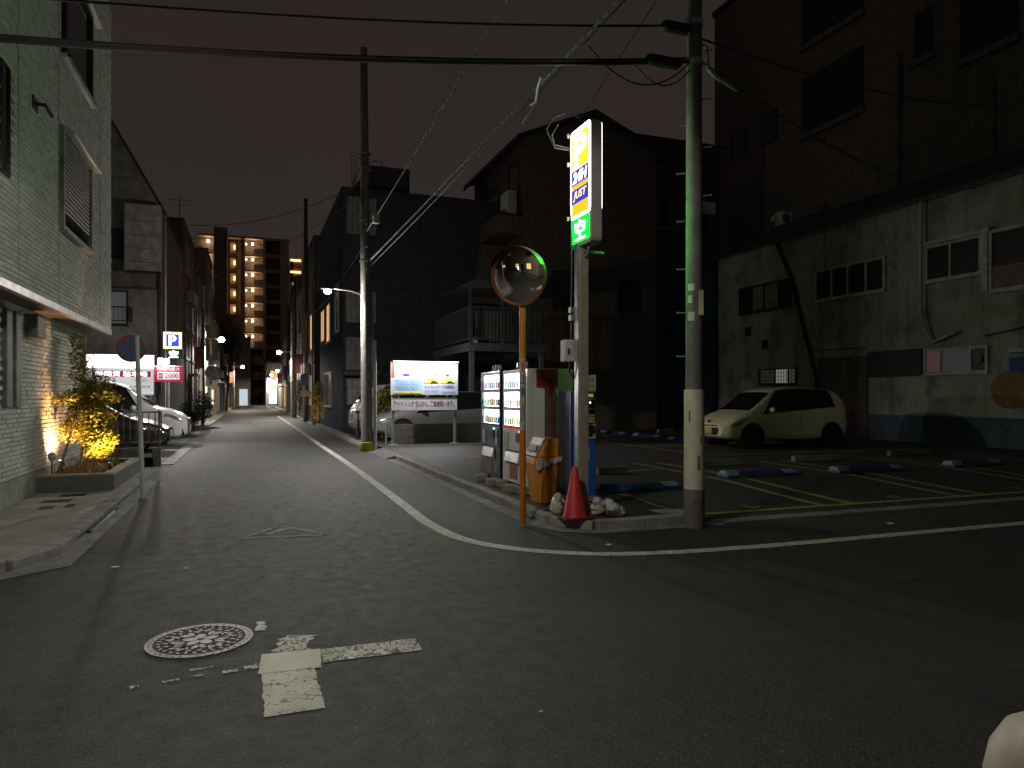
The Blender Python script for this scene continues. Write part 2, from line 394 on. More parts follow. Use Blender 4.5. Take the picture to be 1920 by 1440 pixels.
# ------------------------------------------------------------------ left pavement, kerb and gutter
pav = MB(); ppoly = [(-30, 6.95), (-2.6, 6.95)] + [(p[0], p[1]) for p in arc(-2.6, 7.75, .8, -90, 0, 10)] + [(-1.8, 15.6), (-30, 15.6)]
pav.prism(ppoly, -.05, .1); pav = struct(pav.build('pavement', m_conc, bevel=.01))
m_grate = pm('rusty drain cover', (.06, .04, .032), .7, .4)
for i, (x, y, w, d) in enumerate(((-2.36, 10.35, .16, .22), (-2.12, 10.42, .1, .24), (-2.38, 10.95, .34, .26), (-2.30, 11.5, .32, .24))):
    g = MB(); g.box(x - w / 2, x + w / 2, y - d / 2, y + d / 2, .1, .1035)
    for k in range(4): g.box(x - w / 2 + .01 + k * w / 4, x - w / 2 + w / 4 - .01 + k * w / 4, y - d / 2 + .015, y + d / 2 - .015, .1035, .107)
    g.build('drain_cover', m_grate, pav)
kl = struct(tag(MB().box(-1.80, -1.63, 7.9, 15.5, -.04, .05).build('kerb_left', m_kerb)))
def stones(path, w, z0, z1, parent, mat, length=.6, gap=.008, seed=0):
    """kerb stones laid end to end along a path"""
    r = random.Random(seed); d = [0]
    for i in range(len(path) - 1): d.append(d[-1] + math.dist(path[i], path[i + 1]))
    def at(s):
        for i in range(len(d) - 1):
            if s <= d[i + 1] or i == len(d) - 2:
                u = (s - d[i]) / (d[i + 1] - d[i]); return Vector((path[i][0] + (path[i+1][0]-path[i][0]) * u, path[i][1] + (path[i+1][1]-path[i][1]) * u))
    s = 0
    while s < d[-1] - .05:
        e = min(s + length, d[-1]); a = at(s + gap / 2); c = at(e - gap / 2); t_ = (c - a); ang = math.atan2(t_.y, t_.x); m_ = (a + c) / 2
        dz = r.uniform(-.006, .004)
        o = MB().obox((m_.x, m_.y, (z0 + z1) / 2 + dz), (t_.length, w, z1 - z0), ang).build('kerb_stone', mat, parent, bevel=.012); s = e
left_path = [(-1.715, 15.5), (-1.715, 7.75)] + [(p[0], p[1]) for p in arc(-2.6, 7.75, .885, 0, -90, 10)] + [(-9, 6.865)]
stones(left_path, .17, -.02, .108, kl, m_kerb, .6, seed=1)
gl = struct(MB().add([(-1.63, 15.6, .05), (-1.46, 15.6, .006), (-1.46, 7.2, .006), (-1.63, 7.6, .03), (-1.75, 6.95, .006), (-2.2, 6.55, .006), (-2.2, 6.78, .03), (-1.9, 6.95, .03)], [(0, 1, 2, 3), (3, 2, 4, 7), (7, 4, 5, 6)]).build('gutter_left', m_gut))
struct(strip([(-2.2, 6.66), (-9, 6.66)], .26, lambda x, y: .006).build('gutter_left_cross_street', m_gut))
MB().box(-1.64, -1.58, 8.7, 10.4, .01, .052).build('drain_slot', m_black, gl)
MB().box(-1.58, -1.555, 8.7, 10.1, .01, .058).build('drain_edge', m_steel, gl)
# concrete gutter lids and ramp at the car park driveway
struct(MB().quad((-30, 15.6, .03), (-1.8, 15.6, .03), (-1.8, 26.6, .03), (-30, 26.6, .03)).build('car_park_ground', asphalt('car park asphalt', (.10, .10, .10), .25, .4)))
gd = struct(MB().box(-1.8, -1.46, 15.62, 34, -.04, .006).build('gutter_far_left', m_gut))
for k in range(9):
    MB().box(-1.78, -1.5, 16.9 + k * .62, 16.9 + k * .62 + .6, .006, .03).build('gutter_lid', m_conc, gd, bevel=.006)
struct(MB().prism([(15.6, .0), (15.6, .09), (16.8, .006), (16.8, 0)], -1.8, -1.66, 'X').build('kerb_ramp_left', m_kerb))
struct(MB().box(-3.2, -1.75, 34, 100, -.04, .07).build('kerb_left_far', m_kerb))

# ------------------------------------------------------------------ right: gutter, kerb, parking lot
def lotz(x, y): return .1 * max(sstep((5.4 - x) / .8), sstep((y - 7.4) / 3.0))
b = MB(); xs = [3.4 + i * .3 for i in range(53)]; ys = [7.2 + i * .3 for i in range(64)]
xs[-1] = 18.8
b.v = [(x, y, lotz(x, y)) for y in ys for x in xs]; nx = len(xs)
b.f = [(j*nx+i, j*nx+i+1, (j+1)*nx+i+1, (j+1)*nx+i) for j in range(len(ys)-1) for i in range(nx-1)]
lot = struct(b.build('parking_lot', m_lot, origin=(0, 0, 0)))
struct(strip([(3.15, 26), (3.15, 7.9), (3.17, 7.5), (3.3, 7.2), (3.55, 7.02), (4.0, 6.98), (5.2, 6.97)], .22, lambda x, y: .006).build('gutter_right', m_gut))
struct(strip([(5.2, 7.08), (26, 7.08)], .24, lambda x, y: .006).build('edging_strip', m_gut))
kr = struct(MB().box(3.27, 3.37, 8.0, 16.6, -.05, .05).build('kerb_right', m_kerb))
stones([(3.325, 16.6), (3.325, 7.85)] + [(p[0], p[1]) for p in arc(3.8, 7.6, .475, 180, 270, 6)] + [(4.9, 7.125)], .15, -.03, .104, kr, m_kerb, .6, seed=3)
MB().quad((3.38, 7.2, .098), (5.1, 7.19, .098), (5.1, 7.5, .099), (3.38, 7.9, .099)).build('kerb_backing', m_kerb, kr)
rampo = tag(MB().prism([(3.02, .004), (3.38, .11), (3.38, .09), (3.06, .0)], 16.7, 19.0, 'Y').build('kerb_ramp', pm('grey rubber ramp', (.09, .09, .095), .7, bump=.5, bscale=35)), 'dark rubber kerb ramp between road and lot beside the lamp pole', 'ramp')
struct(MB().box(3.05, 3.5, 20.2, 100, -.04, .06).build('kerb_right_far', m_kerb))
stones([(3.2, 30), (3.2, 20.3)], .16, -.03, .085, bpy.data.objects['kerb_right_far'], m_kerb, .6, seed=5)

def line(pts, w=.13, step=.3):
    out = []
    for i in range(len(pts) - 1):
        (x0, y0), (x1, y1) = pts[i], pts[i + 1]; n = max(1, int(math.dist(pts[i], pts[i+1]) / step))
        out += [(x0 + (x1-x0) * k / n, y0 + (y1-y0) * k / n) for k in range(n)]
    out.append(pts[-1]); return strip(out, w, lambda x, y: lotz(x, y) + .006).build('stall_line', m_yel, lot)
for p in ([(4.9, 7.56), (18.4, 7.56)], [(5.1, 7.63), (5.13, 9.15)], [(7.35, 7.63), (7.5, 12.9)], [(7.86, 7.63), (8.0, 12.9)], [(9.95, 7.63), (10.2, 12.3)],
          [(10.47, 7.63), (10.7, 12.3)], [(12.6, 7.63), (12.95, 12.3)], [(13.1, 7.63), (13.5, 12.3)], [(15.4, 7.63), (15.8, 12.3)], [(15.9, 7.63), (16.3, 12.3)],
          [(5.4, 11.35), (7.5, 11.7)], [(10.1, 13.9), (10.1, 23.8)], [(10.17, 13.9), (16.2, 13.85)], [(10.17, 16.75), (15.6, 16.7)], [(10.17, 17.25), (15.6, 17.2)],
          [(10.17, 19.6), (15.6, 19.6)], [(10.17, 20.1), (15.6, 20.1)], [(10.17, 22.4), (15.6, 22.4)], [(4.7, 15.5), (7.2, 16.1)], [(5.0, 13.9), (6.3, 14.1)]): line(p)
for s, x, y in (('4', 6.35, 7.78), ('3', 8.95, 7.80), ('2', 11.6, 7.82)):
    tx = text(s, m_yel, lot, (x, y, lotz(x, y) + .007), (-1, 0, 0), (0, -1, 0), h=.28, w=.3, name='stall_number', off=.001)

def wheel_stop(x, y, w, label, rz=0):
    z = lotz(x, y); t = MB().prism([(-.07, 0), (.07, 0), (.05, .12), (-.05, .12)], -w / 2, w / 2, 'X')
    o = t.build('wheel_stop', pm('wheel stop concrete', (.20, .175, .14), .85, dirt=.4), bevel=.01, origin=(0, 0, 0)); o.location = (x, y, z); o.rotation_euler.z = rz
    return tag(o, label, 'wheel stop', 'concrete wheel stops in the parking lot')
wheel_stop(6.15, 11.35, .6, 'short concrete wheel stop right behind the blue payment machine')
wheel_stop(8.75, 11.9, 1.15, 'concrete wheel stop just right of the utility pole, nearest the yellow car front')
wheel_stop(11.45, 12.05, 1.2, 'concrete wheel stop in the stall below the yellow car rear wheel')
wheel_stop(14.65, 12.45, 1.3, 'concrete wheel stop farthest right in the lot below the pink window')
wheel_stop(15.1, 23.6, .9, 'pale wheel stop at the far back of the lot beside the dark house', .3)
m_lock = pm('blue painted lock plate', (.02, .045, .16), .5, var=.2); m_locklit = pm('lit pale blue lock box', (.20, .25, .38), .45, dirt=.35)  # boxes paler than the plate: white light on them painted into the blue
def lock(x, y, w, label, rz=0, pale=True):
    z = lotz(x, y); t = thing('wheel_lock', label, 'wheel lock', (x, y, z), 'wheel locks in the parking lot', rz)
    MB().box(-w/2, w/2, -.16, .16, 0, .035).build('base_plate', m_lock, t, local=True, bevel=.006)
    MB().prism([(-.13, .035), (.13, .035), (.08, .11), (-.08, .11)], -w/2, -w/2 + .26, 'X').build('drive_box', m_locklit if pale else m_lock, t, local=True, bevel=.01)
    MB().prism([(-.14, .035), (.14, .035), (.03, .09), (-.05, .09)], -w/2 + .3, w/2 - .35, 'X').build('flap', m_lock, t, local=True, bevel=.005)
    MB().prism([(-.11, .035), (.11, .035), (.06, .085), (-.06, .085)], w/2 - .32, w/2 - .05, 'X').build('hinge_cover', m_locklit, t, local=True, bevel=.01)
lock(5.62, 9.45, 1.4, 'blue wheel lock on the ground right of the payment machine', .12, False)
lock(8.45, 10.2, 1.6, 'blue wheel lock with bright pale end just right of the utility pole', .02)
lock(10.85, 10.1, 1.7, 'blue wheel lock in the third stall below the yellow car rear', .03)
lock(13.75, 10.2, 1.5, 'blue wheel lock farthest right in the lot', .03)
lock(12.6, 23.1, 1.3, 'blue wheel lock farthest back in the lot left of the pole', -1.35)
lock(12.7, 20.95, 1.2, 'blue wheel lock in the back row second from the rear of the lot', -1.3)
lock(12.6, 18.7, 1.1, 'blue wheel lock in the back row nearest the yellow car front', -1.35)
# ================================================================== LEFT SIDE
def tile_mat(name, col, var):
    m, t, b, out = _mat(name); co = coords(t)
    g = t.nodes.new('ShaderNodeNewGeometry'); oi = t.nodes.new('ShaderNodeObjectInfo')
    f = math_(t, 'FRACT', math_(t, 'ADD', g.outputs['Random Per Island'], oi.outputs['Random']))
    c = mix(t, tuple(x * (1 - var) for x in col), tuple(x * (1 + var) for x in col), f)
    c = mix(t, c, tuple(x * .6 for x in col), math_(t, 'MULTIPLY', ramp(t, noise(t, co, 30, 5), .45, .75), .35))
    t.links.new(c, b.inputs['Base Color']); b.inputs['Roughness'].default_value = .75
    add_bump(t, b, noise(t, co, 55, 5, .65), .4, .008); return m
m_tile = tile_mat('split face facing tile', (.52, .51, .47), .15)
m_joint = pm('facing tile joint', (.40, .395, .365), .9)
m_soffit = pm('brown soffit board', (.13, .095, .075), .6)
nb = thing('corner_house', 'pale tiled corner house with overhanging upper floor at the left edge', 'house', (-2.6, 12, 0))
UX, LX, SY = -2.46, -2.85, 15.42
uw = MB().box(-14, UX - .02, 8.35, SY, 2.74, 11.5).build('upper_wall', m_joint, nb)
lw = MB().box(-14, LX - .02, 8.7, SY - .35, .1, 2.70).build('lower_wall', m_joint, nb)
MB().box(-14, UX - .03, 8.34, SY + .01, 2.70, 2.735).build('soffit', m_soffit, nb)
MB().box(UX - .06, UX + .012, 8.33, SY + .02, 2.665, 2.765).build('fascia_trim', pm('pale metal fascia', (.55, .54, .50), .35, .3), nb, bevel=.006)
MB().box(LX - .02, LX + .012, 8.68, SY - .33, .1, .42).build('plinth', pm('grey plaster plinth', (.27, .26, .24), .85, dirt=.3), nb)
holes_u = [(11.5, 13.45, 3.83, 5.3), (11.66, 13.5, 6.35, 7.8), (8.98, 9.26, 3.9, 5.1)]
holes_l = [(10.44, 10.66, 1.35, 2.6), (10.82, 11.06, 1.35, 2.6)]
def tiles(X, y0, y1, z0, z1, tw, th, holes, seed, depth):
    r = random.Random(seed); out = []; row = 0; z = z0
    while z + th <= z1 + 1e-6:
        y = y0 - (.5 * tw if row % 2 else 0)
        while y < y1:
            a, c = max(y, y0), min(y + tw, y1)
            if c - a > .04 and not any(c > h[0] and a < h[1] and z + th > h[2] and z < h[3] for h in holes):
                out.append((a + .002, c - .002, z + .002, z + th - .002, X - .02, X + r.uniform(-.2, 1) * depth))
            y += tw
        z += th; row += 1
    return out
cam_xy = Vector((0, 0, 1.5))
tu = tiles(UX, 8.36, SY - .004, 2.768, 8.9, .228, .06, holes_u, 3, .007)
tl = tiles(LX, 8.71, SY - .356, .425, 2.698, .228, .06, holes_l, 4, .009)
vis = sorted([t_ for t_ in tu if t_[0] > 8.9 and t_[2] < 5.3], key=lambda t_: (Vector((UX, (t_[0]+t_[1])/2, t_[2])) - cam_xy).length)[:300]
vs_ = set(vis)
def tile_mb(ts):
    b = MB()
    for a, c, z0, z1, xa, xb in ts: b.add([(xa,a,z0),(xb,a+.004,z0+.004),(xb,c-.004,z0+.004),(xa,c,z0),(xa,a,z1),(xb,a+.004,z1-.004),(xb,c-.004,z1-.004),(xa,c,z1)],
        [(1,2,6,5),(0,1,5,4),(2,3,7,6),(4,5,6,7),(0,3,2,1)])
    return b
stuff(tile_mb([t_ for t_ in tu if t_ not in vs_]).build('facing_tiles', m_tile, uw))
stuff(tile_mb(tl).build('facing_tiles', m_tile, lw))
proto = {}
for a, c, z0, z1, xa, xb in vis:
    k = (round(c - a, 3), round((xb - xa) / .004))
    if k not in proto:
        o = tile_mb([(0, c - a, 0, z1 - z0, 0, xb - xa)]).build('facing_tile', m_tile, uw, local=True); proto[k] = o.data
    else:
        o = bpy.data.objects.new('facing_tile', proto[k]); C.objects.link(o); o.parent = uw
    o.location = Vector((xa, a, z0)) - wloc(uw)
for y in (9.55, 11.38, 14.3):   # panel joints
    MB().box(UX + .004, UX + .011, y, y + .008, 2.77, 11.4).build('panel_joint', m_joint, uw)
def window(parent, face, c, a0, a1, z0, z1, fm, gm, fw=.05, d=.05, mull=(), name='window', recess=False, sill=True):
    """framed window on an upright wall; face W/E = wall at x=c, S/N = wall at y=c, pieces stand proud of it"""
    s = {'E': 1, 'W': -1, 'S': -1, 'N': 1}[face]
    def bx(b, a, e, z, w, p0, p1):
        lo, hi = sorted((c + s * p0, c + s * p1))
        return b.box(lo, hi, a, e, z, w) if face in 'EW' else b.box(a, e, lo, hi, z, w)
    f = MB()
    bx(f, a0, a1, z0, z0 + fw, -.01, d); bx(f, a0, a1, z1 - fw, z1, -.01, d)
    bx(f, a0, a0 + fw, z0 + fw, z1 - fw, -.01, d); bx(f, a1 - fw, a1, z0 + fw, z1 - fw, -.01, d)
    for m_ in mull: bx(f, m_ - fw * .4, m_ + fw * .4, z0 + fw, z1 - fw, -.01, d * .8)
    w = f.build(name, fm, parent)
    ed = [a0 + fw] + list(mull) + [a1 - fw]
    for i in range(len(ed) - 1):
        p = MB(); bx(p, ed[i] + (fw * .4 if i else 0), ed[i + 1] - (fw * .4 if i < len(ed) - 2 else 0), z0 + fw, z1 - fw, -.01, d * .35)
        p.build('pane', gm[i] if isinstance(gm, (list, tuple)) else gm, w)
    if sill: bx(MB(), a0 - .03, a1 + .03, z0 - .04, z0 - .001, -.01, d + .05).build('sill', fm, w)
    return w
m_shut = pm('grey roller shutter', (.20, .185, .18), .5, .3)
w1 = window(nb, 'E', UX - .02, 11.5, 13.45, 3.83, 5.3, pm('beige window surround', (.32, .30, .25), .6), m_glass, .07, .07)
b = MB()
for k in range(17): b.prism([(UX - .005, 4.12 + k * .066), (UX + .017, 4.122 + k * .066), (UX + .022, 4.15 + k * .066), (UX - .005, 4.18 + k * .066)], 11.6, 13.36, 'Y')
b.build('roller_shutter', m_shut, w1)
MB().prism([(UX - .02, 5.32), (UX + .10, 5.305), (UX + .10, 5.35), (UX - .02, 5.40)], 11.9, 13.9, 'Y').build('canopy', m_whitepl, w1, bevel=.008)
w2 = window(nb, 'E', UX - .02, 11.66, 13.5, 6.35, 7.8, m_dframe, m_glass, .07, .07)
MB().box(UX - .02, UX + .06, 11.6, 13.55, 6.29, 6.345).build('light_sill', m_whitepl, w2)
MB().prism([(UX - .02, 7.85), (UX + .10, 7.83), (UX + .10, 7.88), (UX - .02, 7.93)], 12.5, 14.0, 'Y').build('canopy', m_whitepl, w2, bevel=.008)
window(nb, 'E', UX - .02, 8.98, 9.26, 3.9, 5.1, m_dframe, m_glass, .02, .03, sill=False)
m_slit = pm('green grey louvre slat', (.13, .14, .125), .6)
for y0, y1 in ((10.44, 10.66), (10.82, 11.06)):
    sl = MB().box(LX - .02, LX + .05, y0, y1, 1.35, 2.6).build('window_slit', m_slit, nb, bevel=.01)
MB().box(LX - .02, LX + .16, 11.34, 11.78, 2.30, 2.62).build('meter_box', m_slit, nb, bevel=.02)
b = MB().tube([(UX, 10.2, 5.08), (UX + .12, 10.2, 5.08), (UX + .16, 10.35, 5.0)], .025); b.box(UX - .02, UX + .02, 10.1, 10.3, 5.0, 5.16); b.build('wall_bracket', m_dsteel, nb)
MB().tube([(LX + .05, 14.85, .1), (LX + .05, 14.85, 2.68)], .03, 8).build('downpipe', m_slit, nb)

# planter with up-lights and the shrub
pl = thing('planter', 'low grey concrete planter box along the tiled house', 'planter', (-2.32, 13.3, .1))
m_pl = pm('planter plaster', (.135, .13, .115), .85, var=.15, scale=8, bump=.4, bscale=100)
m_plc = pm('planter coping', (.30, .29, .25), .75, var=.15)
for n_, (a, c, d, e) in enumerate(((-2.84, -1.86, 11.9, 12.06), (-2.84, -1.86, 14.6, 14.76), (-2.02, -1.86, 12.06, 14.6))):
    MB().box(a, c, d, e, .1, .33).build('wall', m_pl, pl)
    MB().box(a - .0, c + .012, d - .012, e + (.012 if n_ == 1 else 0), .33, .355).build('coping', m_plc, pl, bevel=.004)
b = MB(); r = random.Random(5); nx_, ny_ = 9, 22
b.v = [(-2.84 + .82 * i / (nx_-1), 12.06 + 2.54 * j / (ny_-1), .29 + r.uniform(-.02, .025)) for j in range(ny_) for i in range(nx_)]
b.f = [(j*nx_+i, j*nx_+i+1, (j+1)*nx_+i+1, (j+1)*nx_+i) for j in range(ny_-1) for i in range(nx_-1)]
b.build('soil', m_soil, pl)

def leaf_mat(name, a, b_):
    m, t, b, out = _mat(name); g = t.nodes.new('ShaderNodeNewGeometry')
    t.links.new(mix(t, a, b_, g.outputs['Random Per Island']), b.inputs['Base Color']); b.inputs['Roughness'].default_value = .5
    tr = N(t, 'BsdfTranslucent'); t.links.new(mix(t, a, b_, g.outputs['Random Per Island']), tr.inputs[0])
    ms = N(t, 'MixShader'); ms.inputs[0].default_value = .3; t.links.new(b.outputs[0], ms.inputs[1]); t.links.new(tr.outputs[0], ms.inputs[2]); t.links.new(ms.outputs[0], out.inputs[0]); return m
m_leaf = leaf_mat('shrub leaf', (.15, .15, .022), (.30, .26, .045))
m_leafd = leaf_mat('dark leaf', (.022, .04, .014), (.05, .075, .022))
m_bark = pm('bark', (.13, .095, .06), .85, bump=.8, bscale=40)
def leaves(clumps, n, size, seed, flat=.5):
    """leaf-sized folded blades scattered through ellipsoid clumps (centre, radii, weight)"""
    r = random.Random(seed); b = MB(); tot = sum(c[2] for c in clumps)
    for c, rad, w in clumps:
        for _ in range(int(n * w / tot)):
            while True:
                p = Vector((r.uniform(-1, 1), r.uniform(-1, 1), r.uniform(-1, 1)))
                if .18 < p.length < 1 and r.random() < .35 + .65 * p.length: break
            q = Vector((c[0] + p.x * rad[0], c[1] + p.y * rad[1], c[2] + p.z * rad[2]))
            d = Vector((r.uniform(-1, 1), r.uniform(-1, 1), r.uniform(-.7, .5))).normalized()
            s_ = d.cross(Vector((r.uniform(-.4, .4), r.uniform(-.4, .4), 1))).normalized(); u = s_.cross(d)
            l = size * r.uniform(.6, 1.35); wd = l * r.uniform(.2, .32)
            b.add([q, q + d * l * .45 + s_ * wd + u * wd * .35, q + d * l, q + d * l * .45 - s_ * wd + u * wd * .35], [(0, 1, 2), (0, 2, 3)])
    return b
sh = thing('planter_shrub', 'golden lit leafy shrub with several thin stems growing in the planter', 'shrub', (-2.35, 13.0, .29))
stems = [[(-2.45, 12.75, .28), (-2.4, 12.85, .75), (-2.28, 13.0, 1.3), (-2.2, 13.1, 1.75)], [(-2.38, 12.85, .28), (-2.45, 13.0, .8), (-2.4, 13.3, 1.45), (-2.42, 13.6, 2.3)],
         [(-2.5, 12.6, .28), (-2.35, 12.7, .6), (-2.05, 12.9, 1.0), (-1.9, 13.0, 1.35)], [(-2.7, 12.45, .28), (-2.55, 12.55, .9), (-2.5, 12.75, 1.4)],
         [(-2.2, 13.1, .28), (-2.15, 13.2, .8), (-2.1, 13.5, 1.3)], [(-2.28, 12.9, .28), (-2.2, 12.95, .7), (-2.05, 13.05, 1.0)]]
for p in stems: MB().tube(p, [.022, .018, .013, .007][:len(p)], 7).build('stem', m_bark, sh, smooth=True)
cl = [((-2.36, 12.95, 1.15), (.34, .38, .36), 3.0), ((-2.22, 12.9, .82), (.27, .30, .24), 2.0), ((-2.42, 13.05, 1.45), (.34, .40, .2), 1.6), ((-2.25, 13.0, 1.48), (.36, .36, .13), .9), ((-2.62, 12.7, 1.45), (.2, .25, .1), .5),
      ((-2.48, 13.2, 1.8), (.2, .26, .24), .8), ((-2.56, 13.3, 2.15), (.15, .22, .24), .55), ((-2.62, 13.3, 2.4), (.1, .18, .12), .2), ((-2.3, 13.3, 1.72), (.26, .3, .14), .5), ((-2.6, 12.8, .95), (.18, .2, .2), .5), ((-2.26, 12.9, .6), (.22, .22, .13), .6)]
stuff(leaves(cl, 8200, .062, 11).build('foliage', m_leaf, sh))
gr = thing('planter_grass', 'tuft of dry grass blades in the planter below the shrub', 'plant', (-2.2, 13.0, .29))
b = MB(); r = random.Random(8)
for k in range(170):
    x, y = r.uniform(-2.6, -2.02), r.uniform(12.2, 13.9); dx, dy = r.uniform(-.1, .1), r.uniform(-.1, .1); h = r.uniform(.08, .26)
    b.add([(x - .006, y, .28), (x + .006, y, .28), (x + dx * .5 + .004, y + dy * .5, .28 + h * .7), (x + dx, y + dy, .28 + h)], [(0, 1, 2, 3)])
stuff(b.build('blades', leaf_mat('dry grass', (.10, .09, .03), (.2, .17, .07)), gr))
m_wg = em('warm lamp glass', (1, .62, .28), 22); m_wg2 = em('warm lamp lens', (1, .75, .45), 60)
def spike(name, label, x, y, h, aim, power, col, ang, head=True):
    t = thing(name, label, 'garden lamp', (x, y, .29), 'garden lamps in the planter')
    MB().ring((x, y, .27), (x, y, h), .012, .012, 8).build('stake', m_dsteel, t)
    d = Vector(aim).normalized(); p = Vector((x, y, h + .03))
    MB().ring(p - d * .06, p + d * .03, .03, .04, 14).build('housing', m_dsteel, t)
    MB().ring(p + d * .031, p + d * .036, .032, .032, 14).build('lens', m_wg2, t)
    light('SPOT', 'garden_lamp_light', p + d * .06, power, col, .03, aim, t, angle=R(ang), blend=.7)
spike('garden_lamp', 'garden spotlight at the front corner of the planter lighting the shrub', -2.0, 12.45, .40, (-.42, .66, .80), 330, (1, .62, .16), 88)
spike('garden_lamp', 'garden lamp on a tall stake lighting the tiled wall orange', -2.66, 12.55, .45, (-.35, .42, 1.0), 250, (1, .5, .2), 125)
t = [o for o in bpy.data.objects if o.get('label', '').startswith('garden lamp on a tall')][0]
MB().lathe([(.0, 0), (.03, .01), (.055, .06), (.05, .11), (.02, .14), (0, .145)], (-2.74, 12.30, .52), 12).build('glass_globe', glass('clear lamp glass', (.4, .4, .38), .1), t, smooth=True)
MB().ring((-2.74, 12.30, .27), (-2.74, 12.30, .53), .01, .01, 8).build('stake', m_dsteel, t)
# low block wall with iron railing beyond the planter
bw = thing('block_wall', 'short low concrete block wall between planter and car park', 'wall', (-2.1, 15.75, .1))
for c_ in range(2):
    for k in range(3):
        x = -2.55 + k * .4 - (.2 if c_ else 0)
        if x + .39 > -1.6: continue
        MB().box(max(x, -2.55), x + .39, 15.68, 15.82, .08 + c_ * .2, .08 + c_ * .2 + .192).build('block', m_block, bw, bevel=.006)
MB().box(-1.95 + .0, -1.63, 15.68, 15.82, .08, .272).build('block', m_block, bw, bevel=.006); MB().box(-1.79, -1.63, 15.68, 15.82, .28, .472).build('block', m_block, bw, bevel=.006)
rl = thing('iron_railing', 'brown iron railing with upright bars on the low block wall', 'railing', (-2.1, 15.75, .48))
m_rail = pm('brown painted iron', (.16, .11, .08), .5, .3)
for z in (.56, 1.16): MB().box(-2.55, -1.62, 15.735, 15.765, z, z + .03).build('rail', m_rail, rl)
for k in range(9): MB().box(-2.53 + k * .112, -2.51 + k * .112, 15.74, 15.76, .59, 1.16).build('bar', m_rail, rl)
for x in (-2.0, -1.66): MB().ring((x, 15.75, .3), (x, 15.75, 1.2), .022, .022, 10).build('post', m_rail, rl)

# no-parking sign on a slightly leaning post
npk = thing('no_parking_sign', 'round blue and red no-parking sign on a pale leaning post', 'sign', (-1.41, 11.39, 0))
top = Vector((-1.49, 11.37, 2.36))
MB().ring((-1.41, 11.39, 0), top, .032, .032, 14).build('post', pm('pale grey post paint', (.46, .47, .45), .5, var=.1, dirt=.3), npk, smooth=True)
MB().ring((-1.41, 11.39, 0), (-1.41, 11.39, .03), .07, .05, 14).build('post_collar', m_gut, npk)
fr = Matrix.Rotation(R(20), 3, 'Z'); ctr = Vector((-1.555, 11.33, 2.17))
def disc(b, r0, r1, d0, d1, n=36): b.lathe([(r0, d0), (r1, d0), (r1, d1), (r0, d1)] if r0 else [(r1, d0), (r1, d1), (0, d1)], ctr, n, 'Y', fr); return b
m_sred = pm('retroreflective red', (.22, .025, .035), .35, var=.12); m_sblue = pm('retroreflective blue', (.045, .085, .22), .35, var=.15)
disc(MB(), 0, .195, .012, .0).build('back_plate', m_steel, npk)
b = MB(); b.lathe([(.0, -.002), (.155, -.002)], ctr, 36, 'Y', fr, False); b.build('blue_face', m_sblue, npk)
b = MB(); b.lathe([(.152, -.004), (.195, -.004)], ctr, 36, 'Y', fr, False); b.build('red_ring', m_sred, npk)
b = MB(); pts = [fr @ Vector((x, -.005, z)) + ctr for x, z in ((-.125, .10), (-.10, .125), (.125, -.10), (.10, -.125))]; b.quad(*pts); b.build('red_slash', m_sred, npk)
for dz in (-.1, .1): MB().ring(ctr + Vector((.05, .03, dz)), ctr + Vector((.05, .045, dz)), .05, .05, 10).build('clamp', m_steel, npk)
# ------------------------------------------------------------------ cars
def catmull(p, u):
    n = len(p) - 1; x = max(0, min(n - 1e-6, u * n)); i = int(x); f = x - i
    a = p[max(i-1, 0)]; b_ = p[i]; c = p[i+1]; d = p[min(i+2, n)]
    return tuple(.5 * (2*q + (r_-o_)*f + (2*o_-5*q+4*r_-s_)*f*f + (3*q-o_-3*r_+s_)*f**3) for o_, q, r_, s_ in zip(a, b_, c, d))
m_tyre = pm('tyre rubber', (.012, .012, .012), .8, bump=.3); m_rim = pm('alloy rim', (.07, .07, .075), .35, .8)
m_cglass = glass('car glass', (.008, .009, .010), .04); m_lamp = pm('headlamp lens', (.8, .8, .82), .1, .85, var=.5, scale=14, bump=0)
m_chrome = pm('chrome trim', (.7, .7, .7), .12, 1, var=.05, bump=0); m_trim = pm('black trim', (.012, .012, .013), .4, bump=0)
m_plate = pm('number plate yellow', (.55, .42, .12), .6); m_platew = pm('number plate white', (.6, .6, .58), .6); m_tail = pm('red tail lens', (.25, .01, .012), .15)
def carpaint(name, col, metal=0): return pm(name, col, .32, metal, var=.05, scale=1.5, bump=0, coat=.7)
